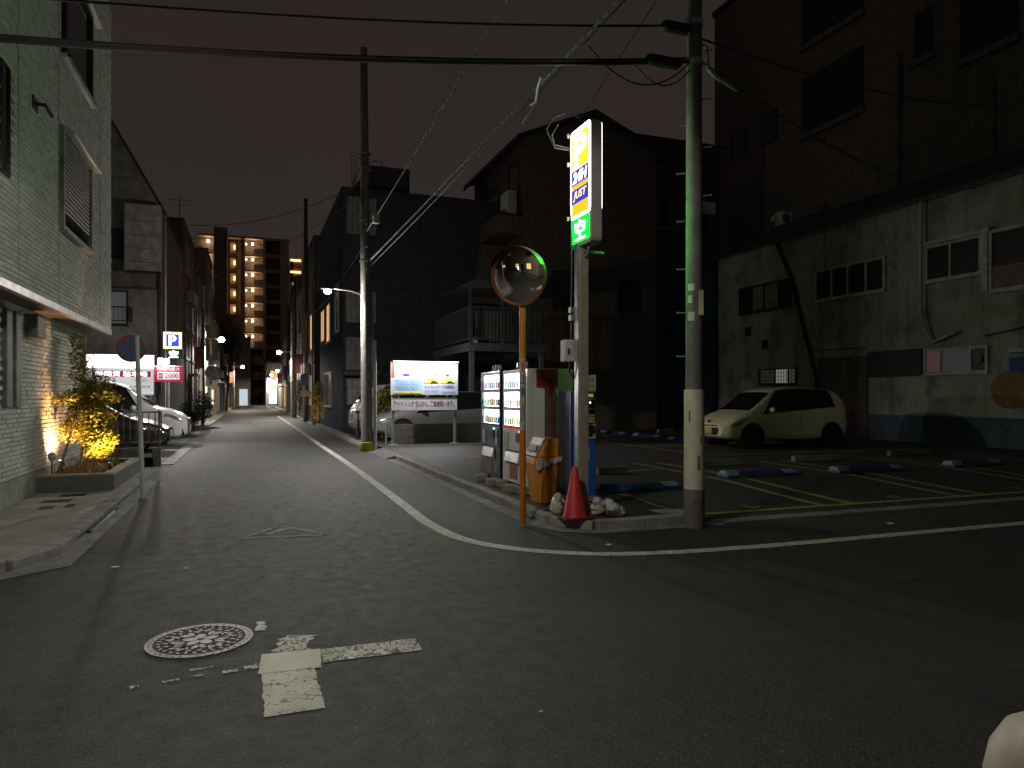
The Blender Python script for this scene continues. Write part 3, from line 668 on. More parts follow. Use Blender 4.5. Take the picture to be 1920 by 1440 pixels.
def make_car(label, loc, rz, st, pmat, windows, wheels, wr, plate, screen, extras=None, name='parked_car'):
    """st: stations (x, z_low, z_belt, z_top, half width low, belt, top) from rear to front; origin on the ground"""
    t = thing(name, label, 'car', loc, None, rz)
    xs0, xs1 = st[0][0], st[-1][0]; X = [s[0] for s in st]
    def sec(x):
        for i in range(len(X) - 1):
            if x <= X[i+1] or i == len(X) - 2:
                u = (i + (x - X[i]) / (X[i+1] - X[i])) / (len(X) - 1); return catmull(st, u)
    def S(x, v, off=0):
        _, zl, zb, zt, wl, wb, wt = sec(x)
        P = [(wl*.86, zl), (wl*.985, zl + .07), (wb*.995, zl + (zb-zl)*.42), (wb, zl + (zb-zl)*.72), (wb*.975, zb), (wt + (wb-wt)*.45, zb + (zt-zb)*.5), (wt, zt - (zt-zb)*.12 - .015), (wt*.78, zt - .012), (0, zt)]
        y, z = catmull(P, v); return Vector((x, y, z))
    def So(x, v, off):
        p = S(x, v); a = S(min(xs1, x + .03), v) - S(max(xs0, x - .03), v); c = S(x, min(1, v + .02)) - S(x, max(0, v - .02))
        n = a.cross(c); n = n.normalized() if n.length > 1e-9 else Vector((0, 1, 0))
        if n.y < 0 and abs(n.y) > .05 or (abs(n.y) <= .05 and n.z < 0): n = -n
        return p + n * off
    NX, NV = 44, 28; b = MB(); row = 2 * NV + 1
    for i in range(NX + 1):
        x = xs0 + (xs1 - xs0) * i / NX
        for j in range(-NV, NV + 1):
            v = 1 - abs(j) / NV; p = S(x, v); b.v.append((p.x, p.y if j < 0 else -p.y, p.z))
    b.f = [(i*row+j, i*row+j+1, (i+1)*row+j+1, (i+1)*row+j) for i in range(NX) for j in range(row-1)]
    b.f += [tuple(range(row)), tuple(range(NX*row + row - 1, NX*row - 1, -1))]
    b.f += [(i*row, (i+1)*row, (i+1)*row+row-1, i*row+row-1) for i in range(NX)]
    body = b.build('body', pmat, t, local=True, smooth=True)
    def patch(nm, mat, fx0, fx1, v0, v1, sides=(1, -1), off=.006, n=8, m=6):
        for s in sides:
            g = MB()
            for j in range(m + 1):
                v = v0 + (v1 - v0) * j / m; a, c = fx0(j / m), fx1(j / m)
                for i in range(n + 1):
                    p = So(a + (c - a) * i / n, v, off); g.v.append((p.x, p.y * s, p.z))
            g.f = [(j*(n+1)+i, j*(n+1)+i+1, (j+1)*(n+1)+i+1, (j+1)*(n+1)+i) for j in range(m) for i in range(n)]
            g.build(nm, mat, t, local=True, smooth=True)
    for (b0, b1, t0, t1, v0, v1) in windows:
        patch('side_window', m_cglass, lambda u, b0=b0, t0=t0: b0 + (t0-b0)*u, lambda u, b1=b1, t1=t1: b1 + (t1-b1)*u, v0, v1)
    for nm, (x0, x1, v0) in zip(('windscreen', 'rear_window'), screen):
        g = MB(); n, m = 8, 12
        for i in range(n + 1):
            for j in range(-m, m + 1):
                p = So(x0 + (x1-x0) * i / n, 1 - (1-v0) * abs(j) / m, .007); g.v.append((p.x, p.y * (1 if j < 0 else -1), p.z))
        w_ = 2*m+1; g.f = [(i*w_+j, i*w_+j+1, (i+1)*w_+j+1, (i+1)*w_+j) for i in range(n) for j in range(w_-1)]
        g.build(nm, m_cglass, t, local=True, smooth=True)
    for wx in wheels:
        hw = sec(wx)[5]
        for s in (1, -1):
            MB().lathe([(0, .0), (wr*1.17, .0), (wr*1.17, .25), (0, .25)], (wx, s*(hw+.010) - (.25 if s > 0 else 0), wr), 28, 'Y').build('wheel_arch', m_trim, t, local=True)
            y0 = s*(hw + .018)
            w_ = MB().lathe([(wr*.62, 0), (wr*.94, .0), (wr, .03), (wr, .16), (wr*.94, .19), (wr*.6, .19)] , (wx, y0 - (.19 if s > 0 else 0), wr), 28, 'Y').build('wheel', m_tyre, t, local=True, smooth=True)
            rim = MB().lathe([(0, 0), (wr*.6, 0), (wr*.64, s*.012), (wr*.1, s*.006), (0, s*.006)], (wx, y0 - s*.006, wr), 20, 'Y')
            for k in range(7):
                q = k*2*math.pi/7; rim.obox((wx + wr*.34*math.cos(q), y0 + s*.004, wr + wr*.34*math.sin(q)), (wr*.5, .02, wr*.1), 0, 0, -q)
            rim.build('rim', m_rim, w_, local=True)
    if extras: extras(t, S, So, patch)
    return t

# pale yellow hatchback parked in the lot, nose to the left
def hatch_extras(t, S, So, patch):
    patch('headlight', m_lamp, lambda u: 1.58 - .12*u, lambda u: 1.93 - .26*u, .40, .53, off=.008)
    patch('headlight_trim', m_chrome, lambda u: 1.50 - .12*u, lambda u: 1.56 - .12*u, .44, .53, off=.010)
    patch('tail_light', m_tail, lambda u: -1.99 + .02*u, lambda u: -1.86 + .0*u, .36, .55, off=.008)
    MB().box(2.0, 2.04, -.4, .4, .585, .62).build('chrome_bar', m_chrome, t, local=True, bevel=.008)
    MB().prism([(-.36, .35), (.36, .35), (.44, .46), (.42, .55), (-.42, .55), (-.44, .46)], 1.96, 2.035, 'X').build('grille', m_trim, t, local=True, bevel=.01)
    MB().box(2.036, 2.05, -.165, .165, .38, .545).build('number_plate', m_plate, t, local=True)
    MB().lathe([(.0, .0), (.05, .0), (.045, .012), (0, .016)], (2.01, 0, .71), 16, 'X').build('badge', m_chrome, t, local=True)
    for s in (1, -1):
        MB().ball((.62, s*.86, 1.02), (.07, .1, .075), 12, 8).build('mirror', carpaint('cream yellow car paint', (.80, .71, .48)), t, local=True, smooth=True)
        for x in (.02, -1.0): MB().obox((x - .12, s*(S(x, .42).y + .012), .88), (.18, .02, .025)).build('door_handle', carpaint('cream yellow car paint', (.80, .71, .48)), t, local=True, bevel=.006)
        for x in (.62, -.28, -1.18):
            MB().tube([tuple(Vector((p.x, p.y*s, p.z))) for p in (So(x, v, .001) for v in (.16, .24, .32, .40, .47))], .004, 5).build('door_gap', m_trim, t, local=True)
        MB().tube([tuple(Vector((p.x, p.y*s, p.z))) for p in (So(x, .15, .001) for x in (-1.18, -.5, .1, .62))], .004, 5).build('door_gap', m_trim, t, local=True)
hst = [(-1.97, .34, .84, .95, .72, .76, .60), (-1.90, .28, 1.0, 1.36, .80, .82, .62), (-1.7, .24, 1.06, 1.52, .84, .845, .63), (-1.3, .22, 1.04, 1.60, .84, .85, .65), (-.5, .2, .985, 1.635, .84, .855, .66),
       (.2, .2, .93, 1.61, .84, .855, .655), (.55, .2, .905, 1.50, .84, .855, .655), (.95, .2, .875, 1.21, .84, .85, .67), (1.25, .2, .84, 1.02, .84, .845, .70), (1.6, .22, .76, .91, .82, .82, .66), (1.88, .26, .66, .78, .74, .75, .56), (2.02, .33, .56, .66, .58, .60, .46)]
make_car('pale yellow hatchback parked in the dark lot facing left', (13.75, 16.15, .1), R(180 - 1.5), hst, carpaint('cream yellow car paint', (.80, .71, .48)),
         [(-1.5, .93, -1.40, .34, .515, .80)], (-1.36, 1.24), .315, None, ((.56, 1.26, .80), (-1.9, -1.72, .80)), hatch_extras)

def sedan_extras(pal, front, lampc=None, chrome=True):
    def f(t, S, So, patch):
        patch('headlight', m_lamp, lambda u: front - .62 + .1*u, lambda u: front - .1 - .06*u, .44, .53, off=.008)
        MB().prism([(-.55, .28), (.55, .28), (.62, .5), (.5, .62), (-.5, .62), (-.62, .5)], front - .08, front + .012, 'X').build('grille', m_trim, t, local=True, bevel=.01)
        MB().box(front - .03, front + .03, -.5, .5, .635, .66).build('chrome_bar', m_chrome, t, local=True, bevel=.005)
        MB().box(front + .012, front + .022, -.165, .165, .40, .565).build('number_plate', m_platew, t, local=True)
        for s in (1, -1): MB().ball((front - 1.45, s*.95, 1.03), (.08, .1, .075), 12, 8).build('mirror', pal, t, local=True, smooth=True)
    return f
def scale_st(st, sx, sz, sw): return [(x*sx, zl, zb*sz, zt*sz, a*sw, b_*sw, c*sw) for x, zl, zb, zt, a, b_, c in st]
vst = [(-2.45, .34, .95, 1.1, .78, .82, .66), (-2.38, .28, 1.08, 1.70, .86, .88, .70), (-2.1, .24, 1.1, 1.86, .90, .90, .72), (-1.0, .22, 1.08, 1.92, .90, .91, .74), (.2, .2, 1.06, 1.90, .90, .91, .74), (.75, .2, 1.05, 1.76, .90, .91, .74),
       (1.2, .2, 1.02, 1.40, .90, .905, .75), (1.5, .2, .99, 1.18, .90, .90, .76), (1.95, .22, .90, 1.06, .88, .89, .74), (2.25, .25, .78, .92, .84, .84, .66), (2.42, .32, .66, .76, .66, .68, .54)]
wp = carpaint('pearl white car paint', (.66, .66, .68)); bp = carpaint('black car paint', (.012, .012, .014)); sp_ = carpaint('silver grey car paint', (.30, .30, .31), .5)
def van_extras(t, S, So, patch):
    patch('headlight', m_lamp, lambda u: 1.78 + .08*u, lambda u: 2.28 - .06*u, .45, .53, off=.008)
    MB().prism([(-.58, .26), (.58, .26), (.66, .62), (.5, .80), (-.5, .80), (-.66, .62)], 2.30, 2.425, 'X').build('grille', m_trim, t, local=True, bevel=.02)
    for z in (.34, .42, .5, .58, .66, .74): MB().box(2.41, 2.44, -.5, .5, z, z + .018).build('grille_bar', m_chrome, t, local=True)
    MB().box(2.44, 2.45, -.165, .165, .40, .565).build('number_plate', m_platew, t, local=True)
    for s in (1, -1):
        MB().ball((1.02, s*.98, 1.12), (.09, .12, .09), 12, 8).build('mirror', wp, t, local=True, smooth=True)
        MB().prism([(2.05, .3), (2.36, .3), (2.26, .62), (2.1, .62)], s*.70, s*.80, 'Y').build('fog_lamp_vent', m_trim, t, local=True, bevel=.01)
make_car('white minivan with dark grille parked in the left car park facing the street', (-4.10, 23.75, .03), 0, vst, wp,
         [(-.75, .12, -.70, .06, .515, .80), (.2, 1.22, .16, .80, .515, .80), (-1.9, -.85, -1.8, -.80, .52, .79)], (-1.5, 1.5), .34, None, ((.78, 1.5, .80), (-2.37, -2.2, .8)), van_extras, 'minivan')
cst = scale_st(hst, 1.12, .90, 1.03)
make_car('glossy black car parked in front of the white minivan behind the railing', (-4.2, 20.9, .03), 0, cst, bp,
         [(-1.2, .0, -1.1, -.05, .515, .80), (.03, .95, .0, .46, .515, .80)], (-1.5, 1.4), .32, None, ((.62, 1.4, .80), (-2.1, -1.9, .8)), sedan_extras(bp, 2.27))
make_car('silver grey car behind the low block wall and the parking signboard', (5.85, 22.35, .1), R(180), scale_st(hst, 1.15, .95, 1.04), sp_,
         [(-1.25, .0, -1.15, -.05, .515, .80), (.03, 1.0, .0, .48, .515, .80)], (-1.55, 1.42), .33, None, ((.64, 1.45, .80), (-2.15, -1.95, .8)), sedan_extras(sp_, 2.33))
def van2_extras(t, S, So, patch):
    for y in (.52, -.52): MB().box(1.64, 1.705, y - .13, y + .13, .70, .90).build('headlight', m_lamp, t, local=True, bevel=.02)
    MB().box(1.66, 1.71, -.5, .5, .36, .48).build('bumper', m_trim, t, local=True, bevel=.02); MB().box(1.70, 1.715, -.165, .165, .5, .66).build('number_plate', m_platew, t, local=True)
    for y in (.84, -.84): MB().box(1.2, 1.3, y - .07, y + .07, 1.12, 1.32).build('mirror', m_trim, t, local=True, bevel=.02)
kst = [(-1.66, .34, .95, 1.2, .66, .70, .62), (-1.62, .28, 1.0, 1.72, .70, .735, .66), (-1.5, .25, 1.0, 1.82, .72, .74, .67), (-.4, .23, 1.0, 1.86, .72, .74, .68), (.75, .23, 1.0, 1.84, .72, .74, .68), (1.15, .23, 1.0, 1.72, .72, .74, .67), (1.42, .24, .98, 1.28, .72, .74, .67), (1.58, .25, .92, 1.08, .71, .73, .66), (1.66, .28, .80, .95, .68, .71, .62), (1.69, .34, .68, .8, .62, .66, .58)]
make_car('small white van half hidden behind the lamp pole', (5.15, 25.9, .06), R(180), kst, carpaint('dull white van paint', (.36, .36, .345)),
         [(-.5, .1, -.5, .05, .515, .80), (.15, .85, .12, .55, .515, .80)], (-1.05, 1.1), .28, None, ((.95, 1.45, .80), (-1.65, -1.58, .8)), van2_extras, 'small_van')

# bicycle leaning beside the lamp pole
bk = thing('bicycle', 'bicycle parked behind the lamp pole beside the small van', 'bicycle', (3.42, 23.9, .06), None, R(78))
for x in (-.52, .52):
    w_ = MB(); n = 28
    w_.tube([(x + .31*math.cos(2*math.pi*i/n), 0, .33 + .31*math.sin(2*math.pi*i/n)) for i in range(n + 1)], .014, 6); w_ = w_.build('wheel', m_tyre, bk, local=True)
    s_ = MB()
    for k in range(10): s_.ring((x, 0, .33), (x + .3*math.cos(k*.628), 0, .33 + .3*math.sin(k*.628)), .0025, .0025, 4)
    s_.tube([(x + .295*math.cos(2*math.pi*i/n), 0, .33 + .295*math.sin(2*math.pi*i/n)) for i in range(n + 1)], .008, 5)
    s_.build('rim', m_chrome, w_, local=True)
m_bf = pm('bicycle frame', (.25, .25, .26), .3, .6)
f_ = MB()
for a, c in (((.52, .33), (.40, .95)), ((.42, .85), (-.05, .35)), ((-.05, .35), (-.2, .85)), ((-.52, .33), (-.05, .35)), ((-.52, .33), (-.18, .78)), ((.42, .85), (-.17, .7))): f_.ring((a[0], 0, a[1]), (c[0], 0, c[1]), .015, .015, 8)
f_.build('frame', m_bf, bk, local=True)
MB().tube([(.34, -.26, 1.0), (.42, -.2, 1.02), (.41, 0, .98), (.42, .2, 1.02), (.34, .26, 1.0)], .013, 8).build('handlebar', m_bf, bk, local=True)
MB().ball((-.2, 0, .9), (.13, .08, .04), 10, 6).build('saddle', m_black, bk, local=True, smooth=True)
bsk = MB()
for k in range(5): bsk.tube([(.45, -.15, .72 + k*.05), (.72, -.17, .72 + k*.05), (.72, .17, .72 + k*.05), (.45, .15, .72 + k*.05)], .004, 4)
bsk.build('basket', m_steel, bk, local=True)

# ------------------------------------------------------------------ left car park signs
m_E = em('sign face white', (1, .98, .96), 5.5); m_Edim = em('sign face grey white', (.9, .92, .95), .55)
m_Ered = em('sign face red', (.50, .02, .06), .5); m_red = pm('flat red print', (.36, .02, .05), .5, var=.05, bump=0); m_blk = pm('black print', (.02, .02, .022), .5, var=.05, bump=0); m_prw = pm('white print', (.75, .75, .73), .5, var=.04, bump=0)
xr = (1, 0, 0); zu = (0, 0, 1)
cs = thing('car_park_board', 'large backlit white car park board with red lettering band behind the minivan', 'sign', (-3.95, 26.3, 0))
MB().box(-5.0, -2.92, 26.32, 26.5, 1.5, 2.86).build('cabinet', m_whitepl, cs, bevel=.01)
MB().box(-4.97, -2.95, 26.29, 26.318, 2.42, 2.83).build('lit_header', m_E, cs)
MB().box(-4.97, -2.95, 26.29, 26.318, 1.55, 2.41).build('lit_face', m_Edim, cs)
b = MB().box(-4.72, -3.03, 26.272, 26.288, 2.12, 2.31).build('red_band', m_Ered, cs)
text('時間貸 駐車場', m_E, cs, (-3.88, 26.27, 2.215), xr, zu, w=1.5, h=.15)
text('最大料金', m_red, cs, (-4.3, 26.288, 2.0), xr, zu, w=.5, h=.09); text('18  00', m_prw, cs, (-3.35, 26.288, 2.0), xr, zu, w=.45, h=.09); text('お問い合わせ 駐車場管理', m_blk, cs, (-3.75, 26.288, 1.8), xr, zu, w=1.4, h=.075)
for x in (-4.9, -3.05): MB().box(x - .04, x + .04, 26.42, 26.5, 0, 1.5).build('post', m_steel, cs)
# floodlight over the red price sign and the parking sign above it
ps = thing('price_sign_post', 'lit yellow and blue parking sign with red price plate on a post', 'sign', (-2.42, 25.6, 0))
MB().ring((-2.42, 25.62, 0), (-2.42, 25.62, 3.62), .045, .045, 12).build('post', m_steel, ps)
MB().box(-2.58, -2.02, 25.50, 25.60, 3.02, 3.58).build('cabinet', pm('yellow cabinet', (.6, .5, .1), .5), ps, bevel=.01)
MB().box(-2.57, -2.03, 25.485, 25.499, 3.03, 3.57).build('yellow_face', em('sign face pale yellow', (1, .9, .35), 2.2), ps)
MB().box(-2.49, -2.11, 25.474, 25.484, 3.10, 3.50).build('blue_square', em('sign face blue', (.03, .06, .75), 1.5), ps, bevel=.004)
text('P', em('sign letter white', (1, 1, .97), 5), ps, (-2.30, 25.473, 3.30), xr, zu, h=.32, w=.22, bold=.03)
MB().box(-2.5, -2.02, 25.52, 25.60, 2.72, 3.0).build('status_box', m_black, ps, bevel=.008)
text('空', em('status letter white', (.9, 1, 1), 9), ps, (-2.27, 25.51, 2.86), xr, zu, w=.26, h=.23, bold=.02)
MB().box(-2.84, -2.0, 25.5, 25.53, 1.95, 2.48).build('red_plate', m_Ered, ps); MB().box(-2.83, -2.01, 25.49, 25.499, 2.455, 2.475).build('plate_edge', m_prw, ps)
text('時間内最大', m_Edim, ps, (-2.42, 25.498, 2.37), xr, zu, w=.68, h=.12)
MB().box(-2.74, -2.1, 25.485, 25.498, 2.03, 2.27).build('white_field', m_Edim, ps)
MB().box(-2.71, -2.58, 25.474, 25.484, 2.06, 2.24).build('price_tab', m_red, ps); text('料金', m_prw, ps, (-2.645, 25.473, 2.15), (1, 0, 0), zu, w=.1, h=.1); text('2000', m_red, ps, (-2.33, 25.484, 2.15), xr, zu, w=.4, h=.16, bold=.02)
MB().obox((-2.55, 25.36, 2.62), (.22, .12, .14), 0, R(-35)).build('floodlight', m_dsteel, ps)
MB().obox((-2.55, 25.285, 2.60), (.3, .02, .2), 0, R(-20)).build('floodlight_lens', em('cool floodlight', (1, .97, .93), 70), ps)
light('SPOT', 'car_park_floodlight', (-2.55, 25.2, 2.55), 420, (1, .96, .93), .07, (.15, -1, -.22), ps, angle=R(150), blend=.5)

# ------------------------------------------------------------------ houses
m_dkx = None
m_st1 = pm('grey rendered wall', (.24, .228, .22), .85, dirt=.4, streak=True, scale=3, spec=.08)
m_st2 = pm('brown rendered wall', (.13, .108, .10), .9, dirt=.4, streak=True, scale=3, spec=.08)
m_st3 = pm('dark blue grey cladding', (.062, .064, .082), .9, dirt=.2, streak=True, spec=.08)
m_st4 = pm('dark brown siding', (.14, .11, .10), .7, dirt=.25, streak=True, spec=.08)
m_st5 = pm('mid grey wall', (.11, .107, .103), .9, dirt=.4, streak=True, spec=.08)
m_roof = pm('dark roof', (.04, .038, .04), .7)
m_warmwin = em('warm lit window', (1, .55, .22), .9); m_coolwin = em('cool lit window', (.75, .85, 1), .5); m_dimwin = em('dimly lit curtain', (.8, .6, .4), .12)
m_pipe = pm('dull downpipe', (.22, .21, .20), .6)
def street_front(t, face, c, y0, y1, h, seed):
    """pipes, air units, awning, meters and a door on the side toward the street"""
    r = random.Random(seed); s = 1 if face == 'E' else -1
    def bx(nm, mat, p0, p1, a, e, z0, z1, bev=0):
        lo, hi = sorted((c + s*p0, c + s*p1)); return MB().box(lo, hi, a, e, z0, z1).build(nm, mat, t, bevel=bev)
    for y in (y0 + .25, y1 - .35, y0 + (y1-y0)*r.uniform(.4, .6)): MB().tube([(c + s*.08, y, .05), (c + s*.08, y, h - r.uniform(.1, 1.5))], .045, 6).build('downpipe', m_pipe, t)
    for k in range(2):
        y = r.uniform(y0 + .8, y1 - 1.6); z = r.choice((2.75, 3.0, 5.9)); bx('air_unit', m_pan2, .06, .38, y, y + .8, z, z + .58, .02); bx('air_unit_bracket', m_dsteel, .0, .36, y + .1, y + .7, z - .05, z - .002)
    y = r.uniform(y0 + .5, y1 - 3.2); bx('awning', r.choice((m_roof, m_st5, m_pan2)), .0, r.uniform(.4, .75), y, y + 2.6, 2.5, 2.6)
    bx('door', r.choice((m_dframe, m_pan2, m_st3)), .0, .04, y + .3, y + 1.2, .08, 2.1, .01); bx('meter_box', m_pan2, .0, .12, y + 1.6, y + 1.9, 1.2, 1.6, .01)
    bx('sign_board', r.choice((m_pan2, pm('faded red board', (.2, .05, .04), .6), pm('faded blue board', (.05, .08, .16), .6))), .1, .55, y1 - .9, y1 - .82, 2.9, 4.1); bx('belt_course', m_roof, .0, .06, y0 + .02, y1 - .02, 3.2, 3.32)
m_pan2 = pm('off white casing', (.34, .33, .31), .6, dirt=.3)
def block(name, label, x0, x1, y0, y1, h, wm, wins=(), loc=None, fm=None, parapet=.12, cat='building', group='buildings along the street', base=0):
    t = thing(name, label, cat, ((x0+x1)/2, y0, base), group)
    MB().box(x0, x1, y0, y1, base, h).build('wall', wm, t)
    if parapet: MB().box(x0 - .05, x1 + .05, y0 - .05, y1 + .05, h, h + parapet).build('parapet', m_roof, t)
    for w in wins:
        face, a0, a1, z0, z1 = w[:5]; c = {'S': y0, 'N': y1, 'W': x0, 'E': x1}[face]
        gm = w[5] if len(w) > 5 else m_glass
        k = max(1, round((a1 - a0) / .9)); mu = [a0 + (a1-a0)*i/k for i in range(1, k)]
        window(t, face, c, a0, a1, z0, z1, fm or m_frame, gm, .05, .05, mu)
    if name == 'terrace_house': street_front(t, 'E' if x0 < 0 else 'W', x1 if x0 < 0 else x0, y0, y1, h, int(y0*7))
    return t
# B: the rendered house behind the left car park, with steep roof plane
B = thing('rendered_house', 'grey rendered house with steep roof slope behind the left car park', 'house', (-5, 26.7, 0), 'buildings along the street')
MB().prism([(-14, 0), (-2.72, 0), (-2.72, 7.8), (-4.2, 10.5), (-14, 10.5)], 26.7, 35, 'Y').build('wall', m_st1, B)
MB().prism([(-2.66, 7.72), (-2.66, 7.84), (-4.22, 10.66), (-14, 10.66), (-14, 10.52), (-4.18, 10.52)], 26.6, 35.1, 'Y').build('roof_edge', m_roof, B)
MB().box(-3.8, -2.70, 26.2, 26.69, 5.62, 7.82).build('balcony_panel', pm('pale balcony panel', (.36, .34, .33), .7, dirt=.25, streak=True), B, bevel=.01)
for z in (5.9, 6.35, 6.8, 7.25): MB().box(-3.78, -2.72, 26.19, 26.199, z, z + .015).build('panel_seam', m_st5, B)
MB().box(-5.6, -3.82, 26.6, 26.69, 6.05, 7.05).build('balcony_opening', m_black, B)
MB().prism([(26.0, 5.5), (26.69, 5.75), (26.69, 5.8), (26.0, 5.55)], -3.75, -2.7, 'X').build('awning', m_roof, B)
MB().prism([(26.1, 5.0), (26.69, 5.1), (26.69, 5.15), (26.1, 5.06)], -5.6, -2.75, 'X').build('awning', m_roof, B)
wB = window(B, 'S', 26.7, -5.2, -3.75, 3.85, 5.0, m_dframe, [em('dim curtain', (.7, .72, .8), .035), em('pale curtain', (.7, .75, .8), .03)], .05, .06, (-4.3,))
for z in (3.95, 4.4): MB().box(-5.2, -3.62, 26.3, 26.33, z, z + .035).build('window_rail', m_dsteel, B)
for k in range(14): MB().box(-5.18 + k*.118, -5.165 + k*.118, 26.305, 26.325, 3.985, 4.4).build('window_bar', m_dsteel, B)
MB().box(-3.66, -3.62, 26.3, 26.69, 3.95, 4.43).build('window_rail', m_dsteel, B)
for x in (-2.80, -2.62): MB().tube([(x, 26.6, 0), (x, 26.6, 7.6)], .04, 8).build('downpipe', m_steel if x > -2.7 else m_dsteel, B)
MB().tube([(-2.8, 34, 7.8), (-2.8, 34, 10.1)], .02, 6).build('aerial_mast', m_dsteel, B)
for z, w_ in ((10.0, .55), (9.8, .35)): MB().box(-2.8 - w_, -2.8 + w_, 33.99, 34.01, z, z + .015).build('aerial_arm', m_dsteel, B)
block('terrace_house', 'dark house beyond the rendered house on the left with lit upper pane', -12, -2.75, 35.2, 42, 9.4, m_st2, [('E', 36.4, 38.2, 4.8, 6.0), ('E', 39.2, 41, 4.8, 6.0, m_dimwin), ('E', 36.4, 38.2, 7.4, 8.6), ('S', -4.6, -3.2, 7.6, 8.6)])
block('terrace_house', 'shop house on the left with glowing white shop window behind the street lamp', -12, -2.6, 42.2, 50, 8.0, m_st5, [('E', 43, 45.8, 1.9, 3.1, em('shop window glow', (.8, .88, 1), .8)), ('E', 46.6, 48.8, .4, 2.4, m_dimwin), ('E', 43.2, 45, 4.8, 6.2), ('E', 46.8, 48.8, 4.8, 6.2, m_dimwin)])
block('terrace_house', 'tall narrow dark building on the left half way down the street', -12, -2.5, 50.3, 57, 11.0, m_st2, [('E', 51, 53, 4.2, 5.4), ('E', 53.8, 56, 4.2, 5.4, m_warmwin), ('E', 51, 53, 7.2, 8.4), ('E', 53.8, 56, .3, 2.5, m_dimwin)])
block('terrace_house', 'ochre lit house on the left near the far end of the street', -12, -2.3, 57.4, 68, 7.2, pm('ochre wall', (.34, .23, .11), .8, dirt=.3, streak=True), [('E', 58.6, 60.6, 3.8, 5.0), ('E', 62, 65, .3, 2.4, em('shutter glow', (.7, .75, .85), .3)), ('E', 62.5, 64.5, 3.9, 5.2, m_coolwin)])
block('terrace_house', 'low house on the left farthest down the street', -12, -2.1, 68.4, 84, 6.4, m_st1, [('E', 70, 73, .3, 2.4), ('E', 75, 78, .4, 2.3, m_coolwin), ('E', 70, 72.4, 3.7, 4.9, m_dimwin)])
block('end_building', 'dark stepped building closing the view at the end of the street', -14, .3, 98, 112, 9.0, m_st2, [('S', -3.2, -1.6, 4, 5.3), ('S', -1.1, 0, .2, 2.4, m_coolwin), ('S', -6, -4.4, 4, 5.3, m_dimwin)])
b = MB().prism([(-10, 9.1), (-.2, 9.1), (-3.4, 13), (-10, 13)], 99, 111, 'Y').build('upper_storey', m_st2, [o for o in bpy.data.objects if o.name.startswith('end_building')][0])
# right-hand row beyond the lot
F_ = block('dark_block', 'large blue black building behind the lot with rooftop stair house', 3.55, 10.4, 29, 38.5, 9.75, m_st3, [('W', 30.2, 31.4, 4.2, 6.2), ('W', 33.5, 34.9, 4.0, 5.8, m_warmwin), ('W', 36, 37.6, 4.2, 5.8, m_warmwin), ('W', 33, 36, 1.0, 2.6)])
MB().box(4.6, 6.4, 29.6, 33, 9.88, 11.05).build('stair_house', m_st3, F_)
m_pan = pm('pale metal shutter panel', (.26, .26, .255), .55, .2, dirt=.25, streak=True)
for i, (a, c, z0, z1) in enumerate(((3.66, 4.86, 4.45, 5.7), (3.66, 4.8, 2.55, 3.85), (3.7, 4.8, 1.15, 2.2), (3.7, 4.88, 8.0, 9.5))):
    p_ = MB().box(a, c, 28.9, 28.98, z0, z1).build('shutter_panel', m_pan, F_)
    for k in range(6): MB().box(a + .02 + k*(c-a)/6, a + .035 + k*(c-a)/6, 28.888, 28.899, z0 + .02, z1 - .02).build('panel_rib', m_st5, p_)
MB().box(3.58, 4.95, 28.4, 28.98, 2.3, 2.48).build('canopy', m_st5, F_, bevel=.02)
block('terrace_house', 'dark building on the right with two orange lit window strips', 3.3, 11, 39, 47, 9.9, m_st5, [('W', 40, 41.2, 4.0, 6.0, m_warmwin), ('W', 42.6, 44.2, 4.4, 5.8), ('W', 40, 43, 1.0, 2.6, m_dimwin), ('S', 3.5, 4.6, 7.2, 8.6)])
block('terrace_house', 'grey narrow house on the right in front of the apartment tower', 3.4, 11, 47.4, 55, 8.6, m_st1, [('W', 48.4, 50, 4.2, 5.6), ('W', 51.5, 53.4, 4.2, 5.6, m_dimwin), ('W', 48.6, 51, .3, 2.5)])
block('terrace_house', 'brown house on the right three doors beyond the dark block', 3.5, 11, 55.4, 66, 10.4, m_st2, [('W', 57, 59, 4.2, 5.6), ('W', 61, 63.4, 4.2, 5.6), ('W', 57, 60, .3, 2.5, m_dimwin)])
block('terrace_house', 'grey house farthest down the right side of the street', 3.8, 11, 66.4, 88, 7.4, m_st1, [('W', 68, 70.5, 3.9, 5.2), ('W', 73, 76, .3, 2.5, m_coolwin), ('W', 80, 83, .3, 2.5, m_warmwin)])
sb = block('corner_shop', 'brightly lit corner shop at the far end of the street', 2.6, 12, 116, 124, 6.5, pm('cream shop wall', (.5, .42, .28), .8), [('S', 3.0, 4.4, .2, 2.6, em('shop front glow', (.85, .9, 1), 1.0)), ('S', 5.2, 8.2, .3, 2.7, em('shop front warm glow', (1, .85, .6), .8)), ('S', 3.2, 4.6, 3.6, 5.4, m_warmwin)])
MB().obox((6.0, 115.4, 3.3), (1.5, .2, 1.5), .2).build('lit_sign', em('white lit shop sign', (1, .98, .95), 4), sb)

